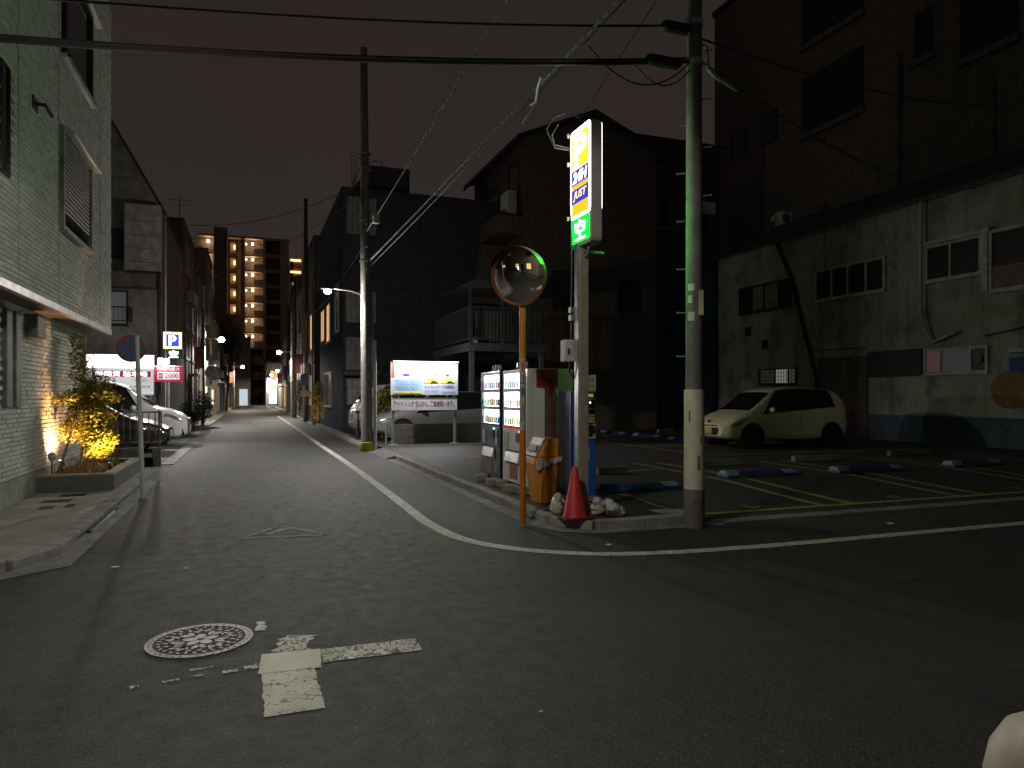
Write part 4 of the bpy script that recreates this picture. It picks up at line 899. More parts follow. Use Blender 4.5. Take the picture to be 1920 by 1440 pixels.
# far apartment tower with open corridors and a lamp at each landing
ap = thing('apartment_tower', 'tall apartment tower with warm lit landings at the end of the street', 'building', (0, 135, 0), None)
m_ap = pm('apartment concrete', (.36, .30, .26), .85, dirt=.3, streak=True, scale=.6); m_ap2 = pm('apartment dark concrete', (.24, .20, .175), .85, dirt=.3, scale=.6)
MB().box(-14, 7.0, 136.5, 150, 0, 29.4).build('wall', m_ap2, ap)
MB().box(-5.6, -3.4, 134.2, 136.6, 0, 31.0).build('stair_tower', m_ap2, ap); MB().box(-1.2, -.5, 134.6, 136.6, 0, 29.8).build('pier', m_ap2, ap)
MB().box(2.5, 3.0, 134.6, 136.6, 0, 29.6).build('pier', m_ap, ap); MB().box(5.5, 6.9, 134.6, 136.6, 0, 29.6).build('pier', m_ap, ap)
MB().box(-8.2, 7.0, 134.4, 136.6, 29.42, 29.75).build('roof_slab', m_ap, ap)
m_al = em('landing lamp', (1, .72, .42), 14); m_aw = em('lit landing wall', (1, .48, .16), 1.2)
for k in range(10):
    z = 26.6 - k * 2.75
    MB().box(-8.2, -5.6, 134.9, 136.5, z - .3, z).build('landing_slab', m_ap, ap); MB().box(-8.2, -7.4, 135.0, 135.2, z, z + 1.1).build('landing_parapet', m_ap2, ap)
    MB().box(-.5, 2.5, 134.6, 136.5, z - .3, z).build('landing_slab', m_ap, ap); MB().box(1.0, 2.5, 134.6, 134.75, z, z + 1.15).build('landing_parapet', m_ap, ap)
    MB().box(3.0, 5.5, 134.8, 136.5, z - .3, z).build('balcony_slab', m_ap, ap); MB().box(3.0, 5.5, 134.8, 134.9, z, z + .35).build('balcony_front', m_ap, ap)
    MB().box(3.2, 5.3, 136.3, 136.49, z + .1, z + 2.0).build('balcony_window', m_glass, ap)
    if k < 7:
        if k < 4: MB().box(-6.75, -6.35, 135.6, 135.9, z + 1.95, z + 2.35).build('landing_lamp', m_al, ap)
        MB().box(.6, .95, 135.0, 135.3, z + 1.8, z + 2.2).build('landing_lamp', m_al, ap); MB().box(-.42, -.2, 135.2, 135.4, z + 1.85, z + 2.1).build('landing_lamp', m_al, ap)
        light('POINT', 'landing_light', (.8, 134.6, z + 1.9), 60, (1, .55, .25), .3, parent=ap)
        if k < 5:
            MB().box(-3.0, -2.0, 135.8, 136.45, z + .4, z + 2.2).build('landing_recess', m_ap, ap); MB().box(-2.4, -2.1, 135.5, 135.75, z + .9, z + 1.7).build('landing_lamp', em('landing strip lamp', (1, .55, .18), 2.2), ap)
            light('POINT', 'landing_light', (-2.4, 135.0, z + 1.5), 22, (1, .55, .25), .3, parent=ap); light('POINT', 'landing_light', (-6.5, 134.9, z + 1.9), 30, (1, .58, .28), .3, parent=ap)
# stair wing to its right
MB().box(8.3, 11.5, 133, 146, 0, 26.4).build('stair_wing', m_ap2, ap)
for k in range(5):
    z = 25.6 - k*2.1; a = 7.1 if k < 2 else 7.55
    MB().box(a, 8.9 if k < 3 else 8.6, 132.6, 132.95, z, z + .3).build('stair_light_strip', em('stair strip lamp', (1, .5, .18), 3.2), ap); MB().box(a + .05, 8.55, 132.8, 133.4, z - 1.75, z - .02).build('stair_landing', pm('stair landing wall', (.4, .26, .15), .8), ap)
MB().box(7.0, 7.55, 132.8, 136, 0, 26.4).build('stair_column', m_ap2, ap)
# ================================================================== RIGHT SIDE, BEHIND THE LOT
lwall = thing('lot_block_wall', 'low concrete block wall along the back of the parking lot', 'wall', (6.4, 20.55, .1))
bm = MB().box(-.194, .194, -.06, .06, 0, .186).build('block', m_block, lwall, local=True, bevel=.006); first = True
for c_ in range(3):
    for k in range(14):
        o = bm if first else bpy.data.objects.new('block', bm.data)
        if not first:
            C.objects.link(o); o.parent = lwall
            bv = o.modifiers.new('bevel', 'BEVEL'); bv.width = .006; bv.segments = 1
        first = False
        o.location = Vector((3.75 + .2 + k*.394 + (.0 if c_ % 2 else .197), 20.55, .1 + c_*.192)) - wloc(lwall)
for c_ in (1,): MB().box(3.745, 3.745 + .0, 20.49, 20.61, .1, .1) if False else None
MB().box(3.73, 3.77, 20.5, 20.6, .05, .68).build('end_post', m_steel, lwall)

# parking information signboard, lit from above by a lamp bar
sg = thing('parking_signboard', 'parking information signboard on two posts at the back left of the lot', 'sign', (4.78, 20.15, .1))
for x in (3.87, 5.70): MB().box(x - .035, x + .035, 20.12, 20.19, .05, 2.45).build('post', m_steel, sg); 
for x in (3.87, 5.70): MB().box(x - .12, x + .12, 20.03, 20.28, .095, .115).build('footing', m_kerb, sg)
MB().box(3.80, 5.77, 20.05, 20.115, 1.52, 2.46).build('upper_panel', pm('white sign sheet', (.50, .52, .57), .45, var=.04, bump=0), sg, bevel=.006)
MB().box(3.82, 5.75, 20.075, 20.115, 1.08, 1.445).build('lower_panel', pm('pale grey sign sheet', (.52, .51, .52), .5, var=.06, bump=0, dirt=.15), sg, bevel=.004)
m_sor = pm('orange print', (.8, .42, .04), .5, var=.03, bump=0); m_sbl = pm('deep blue print', (.035, .03, .35), .5, var=.03, bump=0); m_sye = pm('yellow print', (.8, .68, .03), .5, var=.03, bump=0); m_srd = pm('scarlet print', (.62, .06, .03), .5, var=.03, bump=0)
m_slb = pm('light blue print', (.30, .44, .60), .5, var=.05, bump=0)
Y0 = 20.048
MB().box(3.81, 3.90, Y0 - .004, Y0, 2.02, 2.44).build('red_edge', m_srd, sg); MB().box(3.90, 5.76, Y0 - .004, Y0, 2.24, 2.44).build('orange_header', pm('pale orange print', (.62, .40, .14), .5, var=.03, bump=0), sg)
MB().box(3.90, 5.76, Y0 - .003, Y0, 2.045, 2.17).build('header_band', m_prw, sg)
text('24時間 コインパーキング', m_srd, sg, (4.75, Y0 - .004, 2.33), xr, zu, w=1.5, h=.13)
MB().box(4.14, 4.33, Y0 - .006, Y0 - .003, 2.06, 2.135).build('blue_tab', m_sbl, sg); MB().box(5.40, 5.50, Y0 - .006, Y0 - .003, 2.06, 2.135).build('blue_tab', m_sbl, sg)
text('JUST', m_srd, sg, (4.03, Y0 - .003, 2.1), xr, zu, w=.16, h=.08, shear=.2); text('ロック式駐車場', m_sbl, sg, (4.86, Y0 - .003, 2.1), xr, zu, w=.95, h=.085); text('JUST', m_sor, sg, (5.62, Y0 - .002, 2.12), xr, zu, w=.2, h=.07, shear=.2)
MB().box(3.87, 4.68, Y0 - .003, Y0, 1.56, 1.98).build('notice_field', m_slb, sg)
for i in range(6): text('駐車場利用約款ご利用上のご注意'[:14 - i % 3], m_sbl if i % 2 else m_blk, sg, (4.27, Y0 - .003, 1.935 - i*.052), xr, zu, w=.72 - .05*(i % 3), h=.034, name='notice_lettering')
MB().box(3.87, 4.68, Y0 - .005, Y0 - .0035, 1.565, 1.625).build('yellow_strip', m_sye, sg); text('カギの紛失にご注意ください', m_sbl, sg, (4.27, Y0 - .006, 1.595), xr, zu, w=.72, h=.038)
for x in (4.74, 5.22):
    MB().box(x, x + .44, Y0 - .003, Y0, 1.86, 2.0).build('yellow_tab', m_sye, sg); MB().box(x + .02, x + .13, Y0 - .006, Y0 - .003, 1.89, 1.99).build('ticket_symbol', m_prw, sg, bevel=.002)
    c_ = MB(); c_.prism([(x + .2, 1.872), (x + .41, 1.872), (x + .41, 1.892), (x + .37, 1.9), (x + .33, 1.93), (x + .26, 1.93), (x + .22, 1.9)], Y0 - .006, Y0 - .003, 'Y'); c_.build('car_symbol', m_blk, sg)
text('ジャストパーク浅草橋1', m_sbl, sg, (5.21, Y0, 1.76), xr, zu, w=.9, h=.105, bold=.01)
text('ご案内 24時間受付', m_sbl, sg, (4.98, Y0, 1.645), xr, zu, w=.44, h=.04); text('ジャストコールセンター', m_sbl, sg, (4.98, Y0, 1.585), xr, zu, w=.46, h=.045); text('0120-35-815', m_sbl, sg, (5.48, Y0, 1.60), xr, zu, w=.4, h=.07, bold=.01)
text('アイドリング 空ぶかし ご遠慮願います。', pm('dark red print', (.22, .02, .02), .5, var=.04, bump=0), sg, (4.77, 20.075, 1.275), xr, zu, w=1.78, h=.17, bold=.008)
for x in (3.95, 5.62): MB().tube([(x, 20.1, 2.47), (x, 20.0, 2.49), (x, 19.9, 2.49)], .014, 8).build('lamp_arm', m_steel, sg)
MB().box(3.82, 5.75, 19.86, 19.93, 2.475, 2.50).build('lamp_bar', m_steel, sg, bevel=.008); MB().box(3.84, 5.73, 19.87, 19.92, 2.465, 2.474).build('lamp_tube', em('cool lamp tube', (.92, .96, 1), 18), sg)
light('AREA', 'signboard_light', (4.785, 19.885, 2.455), 72, (.93, .96, 1), 1.85, (0, -.12, -1), sg, size_y=.05)

# bushes behind the wall and along the street
def bush(name, label, c, rad, n, size, seed, mat=None, stems=3):
    tr = name == 'tree'; t = thing(name, label, name, (c[0], c[1], max(.05, c[2] - rad[2])) if not tr else (c[0], c[1], .05), 'trees down the street' if tr else 'bushes along the street'); r = random.Random(seed)
    cl = [(c, rad, 1)] + [((c[0] + r.uniform(-.7, .7)*rad[0], c[1] + r.uniform(-.7, .7)*rad[1], c[2] + r.uniform(-.5, .8)*rad[2]), (rad[0]*.5, rad[1]*.5, rad[2]*.45), .4) for _ in range(5)]
    stuff(leaves(cl, n, size, seed).build('crown' if tr else 'foliage', mat or m_leafd, t))
    for k in range(stems):
        MB().tube([(c[0] + r.uniform(-.1, .1), c[1] + r.uniform(-.1, .1), .03), (c[0] + r.uniform(-.3, .3)*rad[0], c[1] + r.uniform(-.3, .3)*rad[1], c[2] + rad[2]*.2)], [.14, .06] if tr else [.03, .012], 6).build('trunk' if tr else 'stem', m_bark, t)
    return t
bush('bush', 'leafy bush glowing green behind the silver car bonnet', (4.35, 24.2, 1.25), (.55, .5, .55), 900, .12, 21, m_leaf)
bush('bush', 'tall dark bush behind the parking signboard', (4.9, 26.6, 1.9), (.7, .6, 1.0), 1000, .13, 22)
bush('bush', 'dark pot shrub beside the left kerb beyond the minivan', (-2.05, 31.5, .75), (.45, .9, .55), 900, .12, 23)
bush('bush', 'second dark shrub on the left beside the shop house', (-2.0, 36.5, .9), (.45, 1.2, .7), 900, .13, 24)
bush('bush', 'tall leafy bush on the right beside the distant poles', (3.35, 42.5, 1.5), (.45, 1.6, 1.3), 1400, .16, 25)
bush('bush', 'dark bush on the right farthest along the kerb', (3.3, 48.5, 1.3), (.45, 1.6, 1.1), 1000, .17, 26)
gb = bush('bush', 'bush lit golden by a ground lamp beside the dark block', (3.35, 37.6, 1.2), (.32, .5, .95), 900, .13, 27, m_leaf)
light('SPOT', 'ground_lamp_light', (3.05, 36.4, .2), 90, (1, .62, .12), .05, (.15, 1, .8), gb, angle=R(90))
MB().lathe([(0, 0), (.06, 0), (.06, .1), (0, .1)], (3.05, 36.3, .06), 10).build('ground_lamp', m_dsteel, gb)
bush('tree', 'dark tree on the left rising before the end building', (-2.0, 72, 6.6), (1.6, 3.2, 2.4), 2600, .32, 28, stems=1)
bush('tree', 'dark narrow tree top above the left roofs', (-3.4, 60, 8.6), (.9, 1.4, 2.2), 1200, .3, 29, stems=1)

# ------------------------------------------------------------------ brown gabled house with steel deck
m_sid = pm('brown lap siding', (.135, .11, .10), .85, dirt=.25, streak=True, spec=.1)
D = thing('gabled_house', 'three storey brown gabled house behind the parking lot', 'house', (13.45, 26.5, 0), 'houses around the lot')
MB().prism([(10.43, 0), (16.5, 0), (16.5, 11.9), (13.45, 13.1), (10.43, 11.9)], 26.5, 33.3, 'Y').build('wall', m_sid, D)
for k in range(40):
    MB().box(10.405, 10.43, 26.5, 33.3, .3 + k*.29, .32 + k*.29).build('siding_lap', m_sid, D)
rf = MB().prism([(10.0, 11.72), (10.0, 11.86), (13.45, 13.32), (16.95, 11.86), (16.95, 11.72), (13.45, 13.16)], 26.2, 33.7, 'Y').build('roof', m_roof, D)
MB().box(9.97, 10.06, 26.15, 33.75, 11.64, 11.74).build('gutter', m_dsteel, rf)
window(D, 'S', 26.5, 14.62, 15.7, 5.05, 6.4, m_dframe, m_glass, .06, .05, (15.15,)); window(D, 'W', 10.43, 27.2, 28.4, 9.9, 11.2, m_dframe, m_glass); window(D, 'W', 10.43, 29.6, 31.2, 9.3, 10.6, m_dframe, m_glass)
window(D, 'S', 26.5, 11.6, 12.8, 5.0, 6.6, m_dframe, m_glass, .06, .05)
MB().box(9.3, 10.42, 26.7, 31, 8.0, 8.75).build('balcony', m_sid, D); MB().box(9.28, 10.42, 26.68, 31.02, 8.76, 8.82).build('balcony_rail', m_dsteel, D)
ac = MB().box(9.75, 10.15, 26.75, 27.6, 8.83, 9.75).build('air_conditioner', m_whitepl, D, bevel=.02)
for k in range(10): MB().box(9.78, 10.12, 26.735, 26.749, 8.9 + k*.08, 8.93 + k*.08).build('louvre', m_st5, ac)
MB().prism([(8.9, 5.4), (10.42, 5.4), (10.42, 7.9), (9.3, 7.9)], 28.5, 31.5, 'Y').build('bay', m_sid, D)
E_ = block('flat_house', 'dark flat roofed house between gabled house and tall building', 16.7, 22, 29, 36, 13.6, m_st4, [('S', 17.4, 18.8, 9.4, 10.8), ('S', 19.6, 21, 9.4, 10.8)], cat='house', group='houses around the lot')
acl = MB().box(20.4, 21.1, 28.6, 28.98, 10.2, 10.8).build('air_conditioner', m_whitepl, E_, bevel=.03)
# steel deck on columns in front of the gabled house
dk = thing('steel_deck', 'raised steel deck with upright bar railing over a carport', 'deck', (7.8, 22, .1))
m_dk = pm('grey deck steel', (.13, .13, .135), .55, .4, dirt=.4)
MB().box(6.75, 9.4, 22, 26.7, 3.12, 3.2).build('deck_floor', m_dk, dk); MB().box(6.7, 9.4, 21.93, 22.0, 2.95, 3.22).build('edge_beam', m_dk, dk); MB().box(6.68, 6.75, 22, 26.75, 2.95, 3.22).build('edge_beam', m_dk, dk)
for x, y in ((6.8, 22.05), (9.25, 22.05), (6.8, 26.5), (9.25, 26.5)): MB().box(x - .07, x + .07, y - .07, y + .07, .1, 2.95).build('column', m_dk, dk)
for x in (6.74, 7.85): MB().box(x - .035, x + .035, 21.98, 22.05, 3.22, 5.0).build('tall_post', m_dk, dk)
MB().prism([(6.3, 4.98), (8.2, 5.02), (8.2, 5.1), (6.9, 5.28)], 21.9, 24.2, 'Y').build('canopy', m_dk, dk)
for z in (3.32, 4.36): MB().box(6.72, 9.4, 21.95, 21.99, z, z + .04).build('rail', m_dk, dk); MB().box(6.7, 6.74, 22, 26.7, z, z + .04).build('rail', m_dk, dk)
pr = MB().box(-.009, .009, -.009, .009, 0, 1.0).build('baluster', m_dk, dk, local=True); first = True
for k in range(24):
    for o_ in range(2):
        if o_ == 0: p = (6.8 + k*.11, 21.97, 3.36)
        else: p = (6.72, 22.1 + k*.19, 3.36)
        o = pr if first else bpy.data.objects.new('baluster', pr.data)
        if not first: C.objects.link(o); o.parent = dk
        first = False; o.location = Vector(p) - wloc(dk)
MB().box(7.0, 9.35, 22.25, 22.27, 3.3, 4.3).build('screen_panel', pm('translucent screen', (.20, .19, .18), .6, dirt=.4, streak=True), dk)
pot = thing('plant_pot', 'plant pot with trailing plant on the steel deck corner', 'plant', (6.95, 22.12, 3.2))
MB().lathe([(0, 0), (.09, 0), (.13, .2), (.11, .2), (.1, .17), (0, .17)], (6.95, 22.12, 3.2), 12).build('pot', pm('white pot', (.6, .58, .5), .6), pot); stuff(leaves([((6.95, 22.1, 3.6), (.12, .12, .35), 1)], 120, .1, 31).build('foliage', m_leafd, pot))

# ------------------------------------------------------------------ tall building and stained low building on the right
T_ = thing('tall_building', 'tall dark building with recessed balconies rising behind the low building', 'building', (26, 27, 0), 'houses around the lot')
m_tall = pm('dark tower wall', (.20, .175, .16), .9, dirt=.3, streak=True, spec=.05)
MB().box(26, 40, 8, 35.35, 0, 24).build('wall', m_tall, T_)
MB().box(25.9, 40, 7.9, 35.45, 24.0, 24.3).build('parapet', m_roof, T_)
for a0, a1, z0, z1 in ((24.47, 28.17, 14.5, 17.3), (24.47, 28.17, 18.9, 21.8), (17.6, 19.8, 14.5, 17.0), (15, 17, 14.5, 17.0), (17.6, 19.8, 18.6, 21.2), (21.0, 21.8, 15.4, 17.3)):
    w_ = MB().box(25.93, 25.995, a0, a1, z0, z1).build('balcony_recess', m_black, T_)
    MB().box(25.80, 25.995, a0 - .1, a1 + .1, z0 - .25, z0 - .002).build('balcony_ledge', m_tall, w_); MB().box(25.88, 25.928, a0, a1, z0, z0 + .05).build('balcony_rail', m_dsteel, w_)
for a0 in (30, 32.5): window(T_, 'W', 26, a0, a0 + 1.3, 15, 16.6, m_dframe, m_glass)
MB().tube([(25.9, 22.5, 16), (25.9, 22.5, 9.5)], .08, 8).build('downpipe', m_st5, T_); MB().tube([(25.9, 18.5, 13.5), (25.9, 18.5, 8.5)], .08, 8).build('downpipe', m_tall, T_)

def stained(name, col):
    m, t, b, out = _mat(name); co = coords(t)
    st_ = noise(t, coords(t, (1, 2.2, .22)), 1.1, 8, .65); n1 = noise(t, co, .7, 7, .65); n2 = noise(t, co, 9, 5, .6)
    c = mix(t, col, tuple(x*1.35 for x in col), ramp(t, n1, .35, .65))
    c = mix(t, c, (col[0]*.30, col[1]*.34, col[2]*.30), math_(t, 'MULTIPLY', ramp(t, st_, .46, .72), .6))
    c = mix(t, c, (col[0]*.55, col[1]*.45, col[2]*.36), math_(t, 'MULTIPLY', ramp(t, noise(t, co, 1.2, 7, .62), .48, .66), .75))
    c = mix(t, c, tuple(x*.6 for x in col), math_(t, 'MULTIPLY', ramp(t, n2, .5, .75), .45))
    t.links.new(c, b.inputs['Base Color']); b.inputs['Roughness'].default_value = .9; add_bump(t, b, math_(t, 'ADD', n2, noise(t, co, 60, 4)), .35, .02); return m
m_stain = stained('stained grey green render', (.29, .28, .235))
lb = thing('low_building', 'stained two storey rendered building along the right side of the lot', 'building', (18.8, 18, 0), 'houses around the lot')
MB().box(18.8, 25.8, 9.0, 25.3, 0, 7.3).build('wall', m_stain, lb)
MB().box(18.776, 18.799, 9.0, 25.3, .1, .91).build('blue_dado', pm('dull blue dado paint', (.055, .085, .12), .7, dirt=.5, scale=2), lb)
MB().prism([(18.55, 7.28), (18.55, 7.36), (22.5, 9.2), (25.9, 7.6), (25.9, 7.5), (22.5, 9.06)], 8.8, 25.5, 'Y').build('roof', m_roof, lb)
MB().tube([(18.6, 8.9, 7.24), (18.6, 25.4, 7.3)], .05, 8).build('eaves_gutter', m_st5, lb)
m_wfr = pm('weathered white window frame', (.46, .44, .40), .6, dirt=.4)
m_wg_a = glass('sooty glass', (.03, .027, .024), .25); m_wg_p = pm('paper behind glass', (.2, .2, .19), .4)
W = lambda *a, **k: window(lb, 'W', 18.8, *a, **k)
W(20.93, 23.87, 4.79, 5.85, m_dframe, [m_wg_a, m_wg_p, m_wg_p, m_wg_a], .07, .08, (21.6, 22.4, 23.1))
W(16.8, 19.75, 4.8, 5.9, m_wfr, m_wg_a, .08, .08, (17.55, 18.3, 19.0)); W(13.65, 15.38, 4.82, 5.9, m_wfr, m_wg_a, .08, .1, (14.6,))
wbig = W(11.2, 13.46, 4.28, 5.95, m_wfr, m_wg_a, .09, .1, (12.3,)); MB().box(18.72, 18.76, 12.35, 13.36, 4.4, 4.95).build('board', pm('brown board', (.2, .14, .1), .7), wbig)
MB().box(18.66, 18.82, 13.46, 13.64, 4.3, 6.05).build('white_post', m_wfr, lb); MB().box(18.64, 18.78, 13.4, 15.5, 5.91, 6.02).build('window_hood', m_wfr, lb)
w5 = W(20.66, 22.68, 1.93, 2.54, m_dframe, [em('frosted pane faintly lit', (.9, .87, .8), .04, .1), em('frosted pane lit', (1, .96, .86), .16, .1), em('frosted pane faint', (.8, .8, .78), .02, .1)], .05, .06, (21.1, 21.8))
for k in range(14): MB().box(18.72, 18.735, 20.72 + k*.14, 20.735 + k*.14, 1.98, 2.5).build('lattice_bar', m_dsteel, w5)
for k in range(3): MB().box(18.722, 18.733, 20.7, 22.64, 2.08 + k*.14, 2.095 + k*.14).build('lattice_bar', m_dsteel, w5)
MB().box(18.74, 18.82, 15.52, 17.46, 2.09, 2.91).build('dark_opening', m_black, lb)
w6 = W(13.5, 15.44, 2.13, 2.87, m_wfr, [pm('unit behind glass', (.05, .05, .05), .5), em('frosted pane pale', (.62, .55, .58), .03, .1), em('frosted pane pink', (.85, .42, .50), .05, .1)], .07, .08, (14.0, 14.9))
MB().lathe([(0, 0), (.14, 0), (.14, .02), (0, .02)], (18.71, 13.78, 2.5), 16, 'X').build('fan_guard', m_dsteel, w6)
dr = MB().box(18.73, 18.82, 17.5, 19.58, .1, 2.8).build('door', pm('dark red brown door', (.10, .075, .065), .7, dirt=.3), lb, bevel=.01); MB().box(18.70, 18.73, 18.45, 18.5, 1.0, 1.25).build('handle', m_steel, dr); MB().box(18.715, 18.73, 18.52, 18.53, .1, 2.8).build('door_joint', m_black, dr)
MB().tube([(18.68, 21.64, 7.3), (18.68, 20.9, 5.9), (18.68, 19.95, 3.1), (18.68, 19.63, 2.15), (18.68, 19.6, .2)], .06, 8).build('slanting_pipe', m_black, lb)
MB().tube([(18.62, 15.44, 7.25), (18.62, 15.44, 3.9), (18.64, 15.3, 3.4), (18.66, 15.09, 3.06), (18.66, 14.34, 3.3)], .045, 8).build('downpipe', m_wfr, lb)
for y0, z in ((17.5, 3.05), (13.6, 3.12)): MB().tube([(18.73, y0, z), (18.73, y0 + (2.2 if y0 > 15 else -2.5), z + (.05 if y0 > 15 else .35))], .018, 6).build('wall_cable', m_black, lb)
for y, z in ((22.2, 3.3), (23.2, 3.9)): MB().box(18.73, 18.8, y, y + .3, z, z + .35).build('vent', m_black, lb)
mural = MB(); mural.prism([(12.9 + .55*math.cos(q*.42), 1.65 + .5*math.sin(q*.42)) for q in range(15)], 18.77, 18.796, 'X'); mural.build('painted_orange_disc', pm('orange mural paint', (.22, .115, .02), .7), lb); MB().box(18.775, 18.797, 11.6, 12.95, 2.0, 2.5).build('painted_blue_band', pm('blue mural paint', (.03, .07, .2), .7), lb)
MB().box(18.5, 18.79, 12.4, 12.8, 2.62, 2.72).build('wall_shelf', m_wfr, lb)
bl = thing('blue_shed', 'blue corrugated metal shed between the stained building and the dark house', 'shed', (18.9, 26.5, 0), 'houses around the lot')
bsh = MB()
for k in range(26):
    y = 25.55 + k*.12; bsh.prism([(18.75, y), (18.70, y + .03), (18.70, y + .07), (18.75, y + .1)], .1, 6.9)
stuff(bsh.build('corrugation', pm('faded blue corrugated sheet', (.022, .06, .115), .55, .2, dirt=.4, streak=True), bl)); MB().box(18.76, 22, 25.5, 28.6, .1, 6.95).build('wall', pm('faded blue corrugated sheet', (.022, .06, .115)), bl)
# small details on roofs behind
va = thing('rooftop_unit', 'small pale air unit catching light above the low building eaves', 'air unit', (22.6, 25.7, 8.9))
MB().box(22.3, 22.9, 25.5, 25.9, 9.15, 9.75).build('casing', m_whitepl, va, bevel=.03); MB().box(22.0, 22.3, 25.6, 25.8, 9.3, 9.55).build('duct', m_whitepl, va); MB().lathe([(0, 0), (.22, 0), (.22, .02), (0, .02)], (22.6, 25.49, 9.45), 16, 'Y').build('fan_guard', m_st5, va)
MB().box(22.35, 22.85, 25.55, 25.85, 8.3, 9.15).build('bracket', m_dsteel, va)
vb = thing('rooftop_tank', 'small dull white tank at the left end of the low building roof', 'tank', (20.4, 26.3, 6.95)); MB().lathe([(0, 0), (.42, 0), (.45, .1), (.45, .8), (.3, .95), (0, 1.0)], (20.4, 26.3, 7.1), 14).build('tank_body', pm('dull white tank', (.4, .39, .36), .6), vb, smooth=True); MB().box(20.0, 20.8, 25.9, 26.7, 6.94, 7.1).build('stand', m_dsteel, vb)
# ================================================================== THE CORNER OF THE LOT
def rr(y0, y1, z0, z1, r, n=5):
    """rounded rectangle as (y, z) pairs"""
    out = []
    for cx_, cz, a in ((y1 - r, z0 + r, -90), (y1 - r, z1 - r, 0), (y0 + r, z1 - r, 90), (y0 + r, z0 + r, 180)):
        out += [(cx_ + r*math.cos(R(a + 90*i/n)), cz + r*math.sin(R(a + 90*i/n))) for i in range(n + 1)]
    return out
drinks = [(.7, .35, .3), (.3, .5, .28), (.8, .65, .3), (.3, .45, .7), (.8, .8, .78), (.45, .3, .2), (.35, .62, .68), (.7, .5, .62)]
md = [pm('drink label %d' % i, c, .35, var=.1, bump=0) for i, c in enumerate(drinks)]
def vending(label, y0, y1, bodym, lowm, glow, strips, side=False, warm=False):
    """drinks machine whose front faces the street (-X); the display is backlit"""
    X0, X1, z0, z1 = 3.70, 4.42, .21, 1.89
    t = thing('vending_machine', label, 'vending machine', (4.06, (y0+y1)/2, .1), 'vending machines on the lot corner')
    MB().box(X0 + .06, X1, y0, y1, z0, z1).build('cabinet', bodym, t, bevel=.015)
    # door frame round the display, leaving it recessed
    d = MB(); za, zb = 1.00, z1 - .06; ya, yb = y0 + .07, y1 - .06
    d.box(X0, X0 + .058, y0 + .004, ya, z0, z1 - .004); d.box(X0, X0 + .058, yb, y1 - .004, z0, z1 - .004); d.box(X0, X0 + .058, ya, yb, zb, z1 - .004); d.box(X0, X0 + .058, ya, yb, z0, za)
    d.build('door', lowm, t, bevel=.006)
    MB().box(X0 + .05, X0 + .058, ya, yb, za, zb).build('display_backlight', glow, t)
    hh = (zb - za) / 3
    for k in range(3):
        zz = za + k*hh
        sh_ = MB().box(X0 + .008, X0 + .05, ya, yb, zz, zz + .012).build('shelf', m_whitepl, t)
        st_ = MB(); MB().box(X0 - .004, X0 + .012, ya + .01, yb - .01, zz + .012, zz + .055).build('price_strip', strips[k], t)
        for q in range(10): st_.box(X0 - .008, X0 - .0035, ya + .03 + q*(yb-ya-.06)/10, ya + .03 + (q+.55)*(yb-ya-.06)/10, zz + .018, zz + .042)
        stuff(st_.build('buttons', m_prw if k else m_blk, t))
        r = random.Random(int(y0*10) + k); cols = {}
        for q in range(9):
            yy = ya + .05 + q*(yb-ya-.1)/8; tall = r.random() < .6; h = hh*.55 if tall else hh*.38; ci = r.randrange(8)
            b = cols.setdefault(ci, MB())
            b.lathe([(0, 0), (.024, 0), (.024, h*.68), (.011, h*.86), (.011, h), (0, h)] if tall else [(0, 0), (.024, 0), (.026, .01), (.026, h*.92), (.02, h), (0, h)], (X0 + .027, yy, zz + .06), 8)
        for ci, b in cols.items(): stuff(b.build('drinks_row', md[ci], t, smooth=True))
    MB().box(X0 + .0, X0 + .006, ya, yb, za, zb)  # (front stays open: clear pane below)
    p = MB().box(X0 - .012, X0 - .001, yb - .2, yb - .04, .72, .95).build('notice_plate', pm('notice plate', (.42, .42, .4), .5), t)
    MB().box(X0 - .016, X0 - .001, ya + .02, ya + .13, .70, .96).build('coin_panel', pm('coin panel steel', (.3, .3, .31), .4, .6), t, bevel=.004); MB().box(X0 - .022, X0 - .0165, ya + .045, ya + .065, .84, .92).build('coin_slot', m_black, t)
    MB().box(X0 - .02, X0 - .001, ya + .2, ya + .34, .82, .95).build('bill_slot', m_black, t, bevel=.005)
    MB().box(X0 - .012, X0 - .001, ya + .2, ya + .24, .965, .985).build('status_lamp', em('green status lamp', (.2, 1, .35), 5) if not warm else em('red status lamp', (1, .15, .08), 6), t)
    fl = MB().prism([(X0 - .005, .50), (X0 - .05, .52), (X0 - .02, .66), (X0 - .005, .66)], ya + .2, yb - .12, 'Y').build('outlet_flap', pm('scuffed clear flap', (.5, .52, .54), .25, dirt=.3), t)
    MB().box(X0 - .006, X0 - .001, ya + .16, yb - .08, .48, .69).build('outlet_frame', m_black, t)
    MB().box(X0 - .006, X0 - .001, ya + .3, yb - .26, .26, .46).build('poster', pm('red brown poster', (.26, .06, .035), .5, var=.5, scale=14), t)
    MB().box(X0 - .01, X0 - .001, ya + .06, ya + .12, .3, .36).build('lock', m_chrome, t)
    tp = MB()
    for k in range(6): tp.ring((X0 + .12 + .03*(k % 2), y0 + .34 + k*.075, z1), (X0 + .12 + .03*(k % 2), y0 + .34 + k*.075, z1 + .11), .028, .028, 10)
    tp.build('top_fins', pm('clear plastic fins', (.45, .45, .45), .15, .3), t)
    for y in (y0 + .08, y1 - .08):
        for x in (X0 + .12, X1 - .08): MB().ring((x, y, .1), (x, y, z0), .025, .025, 8).build('foot', m_steel, t)
    return t
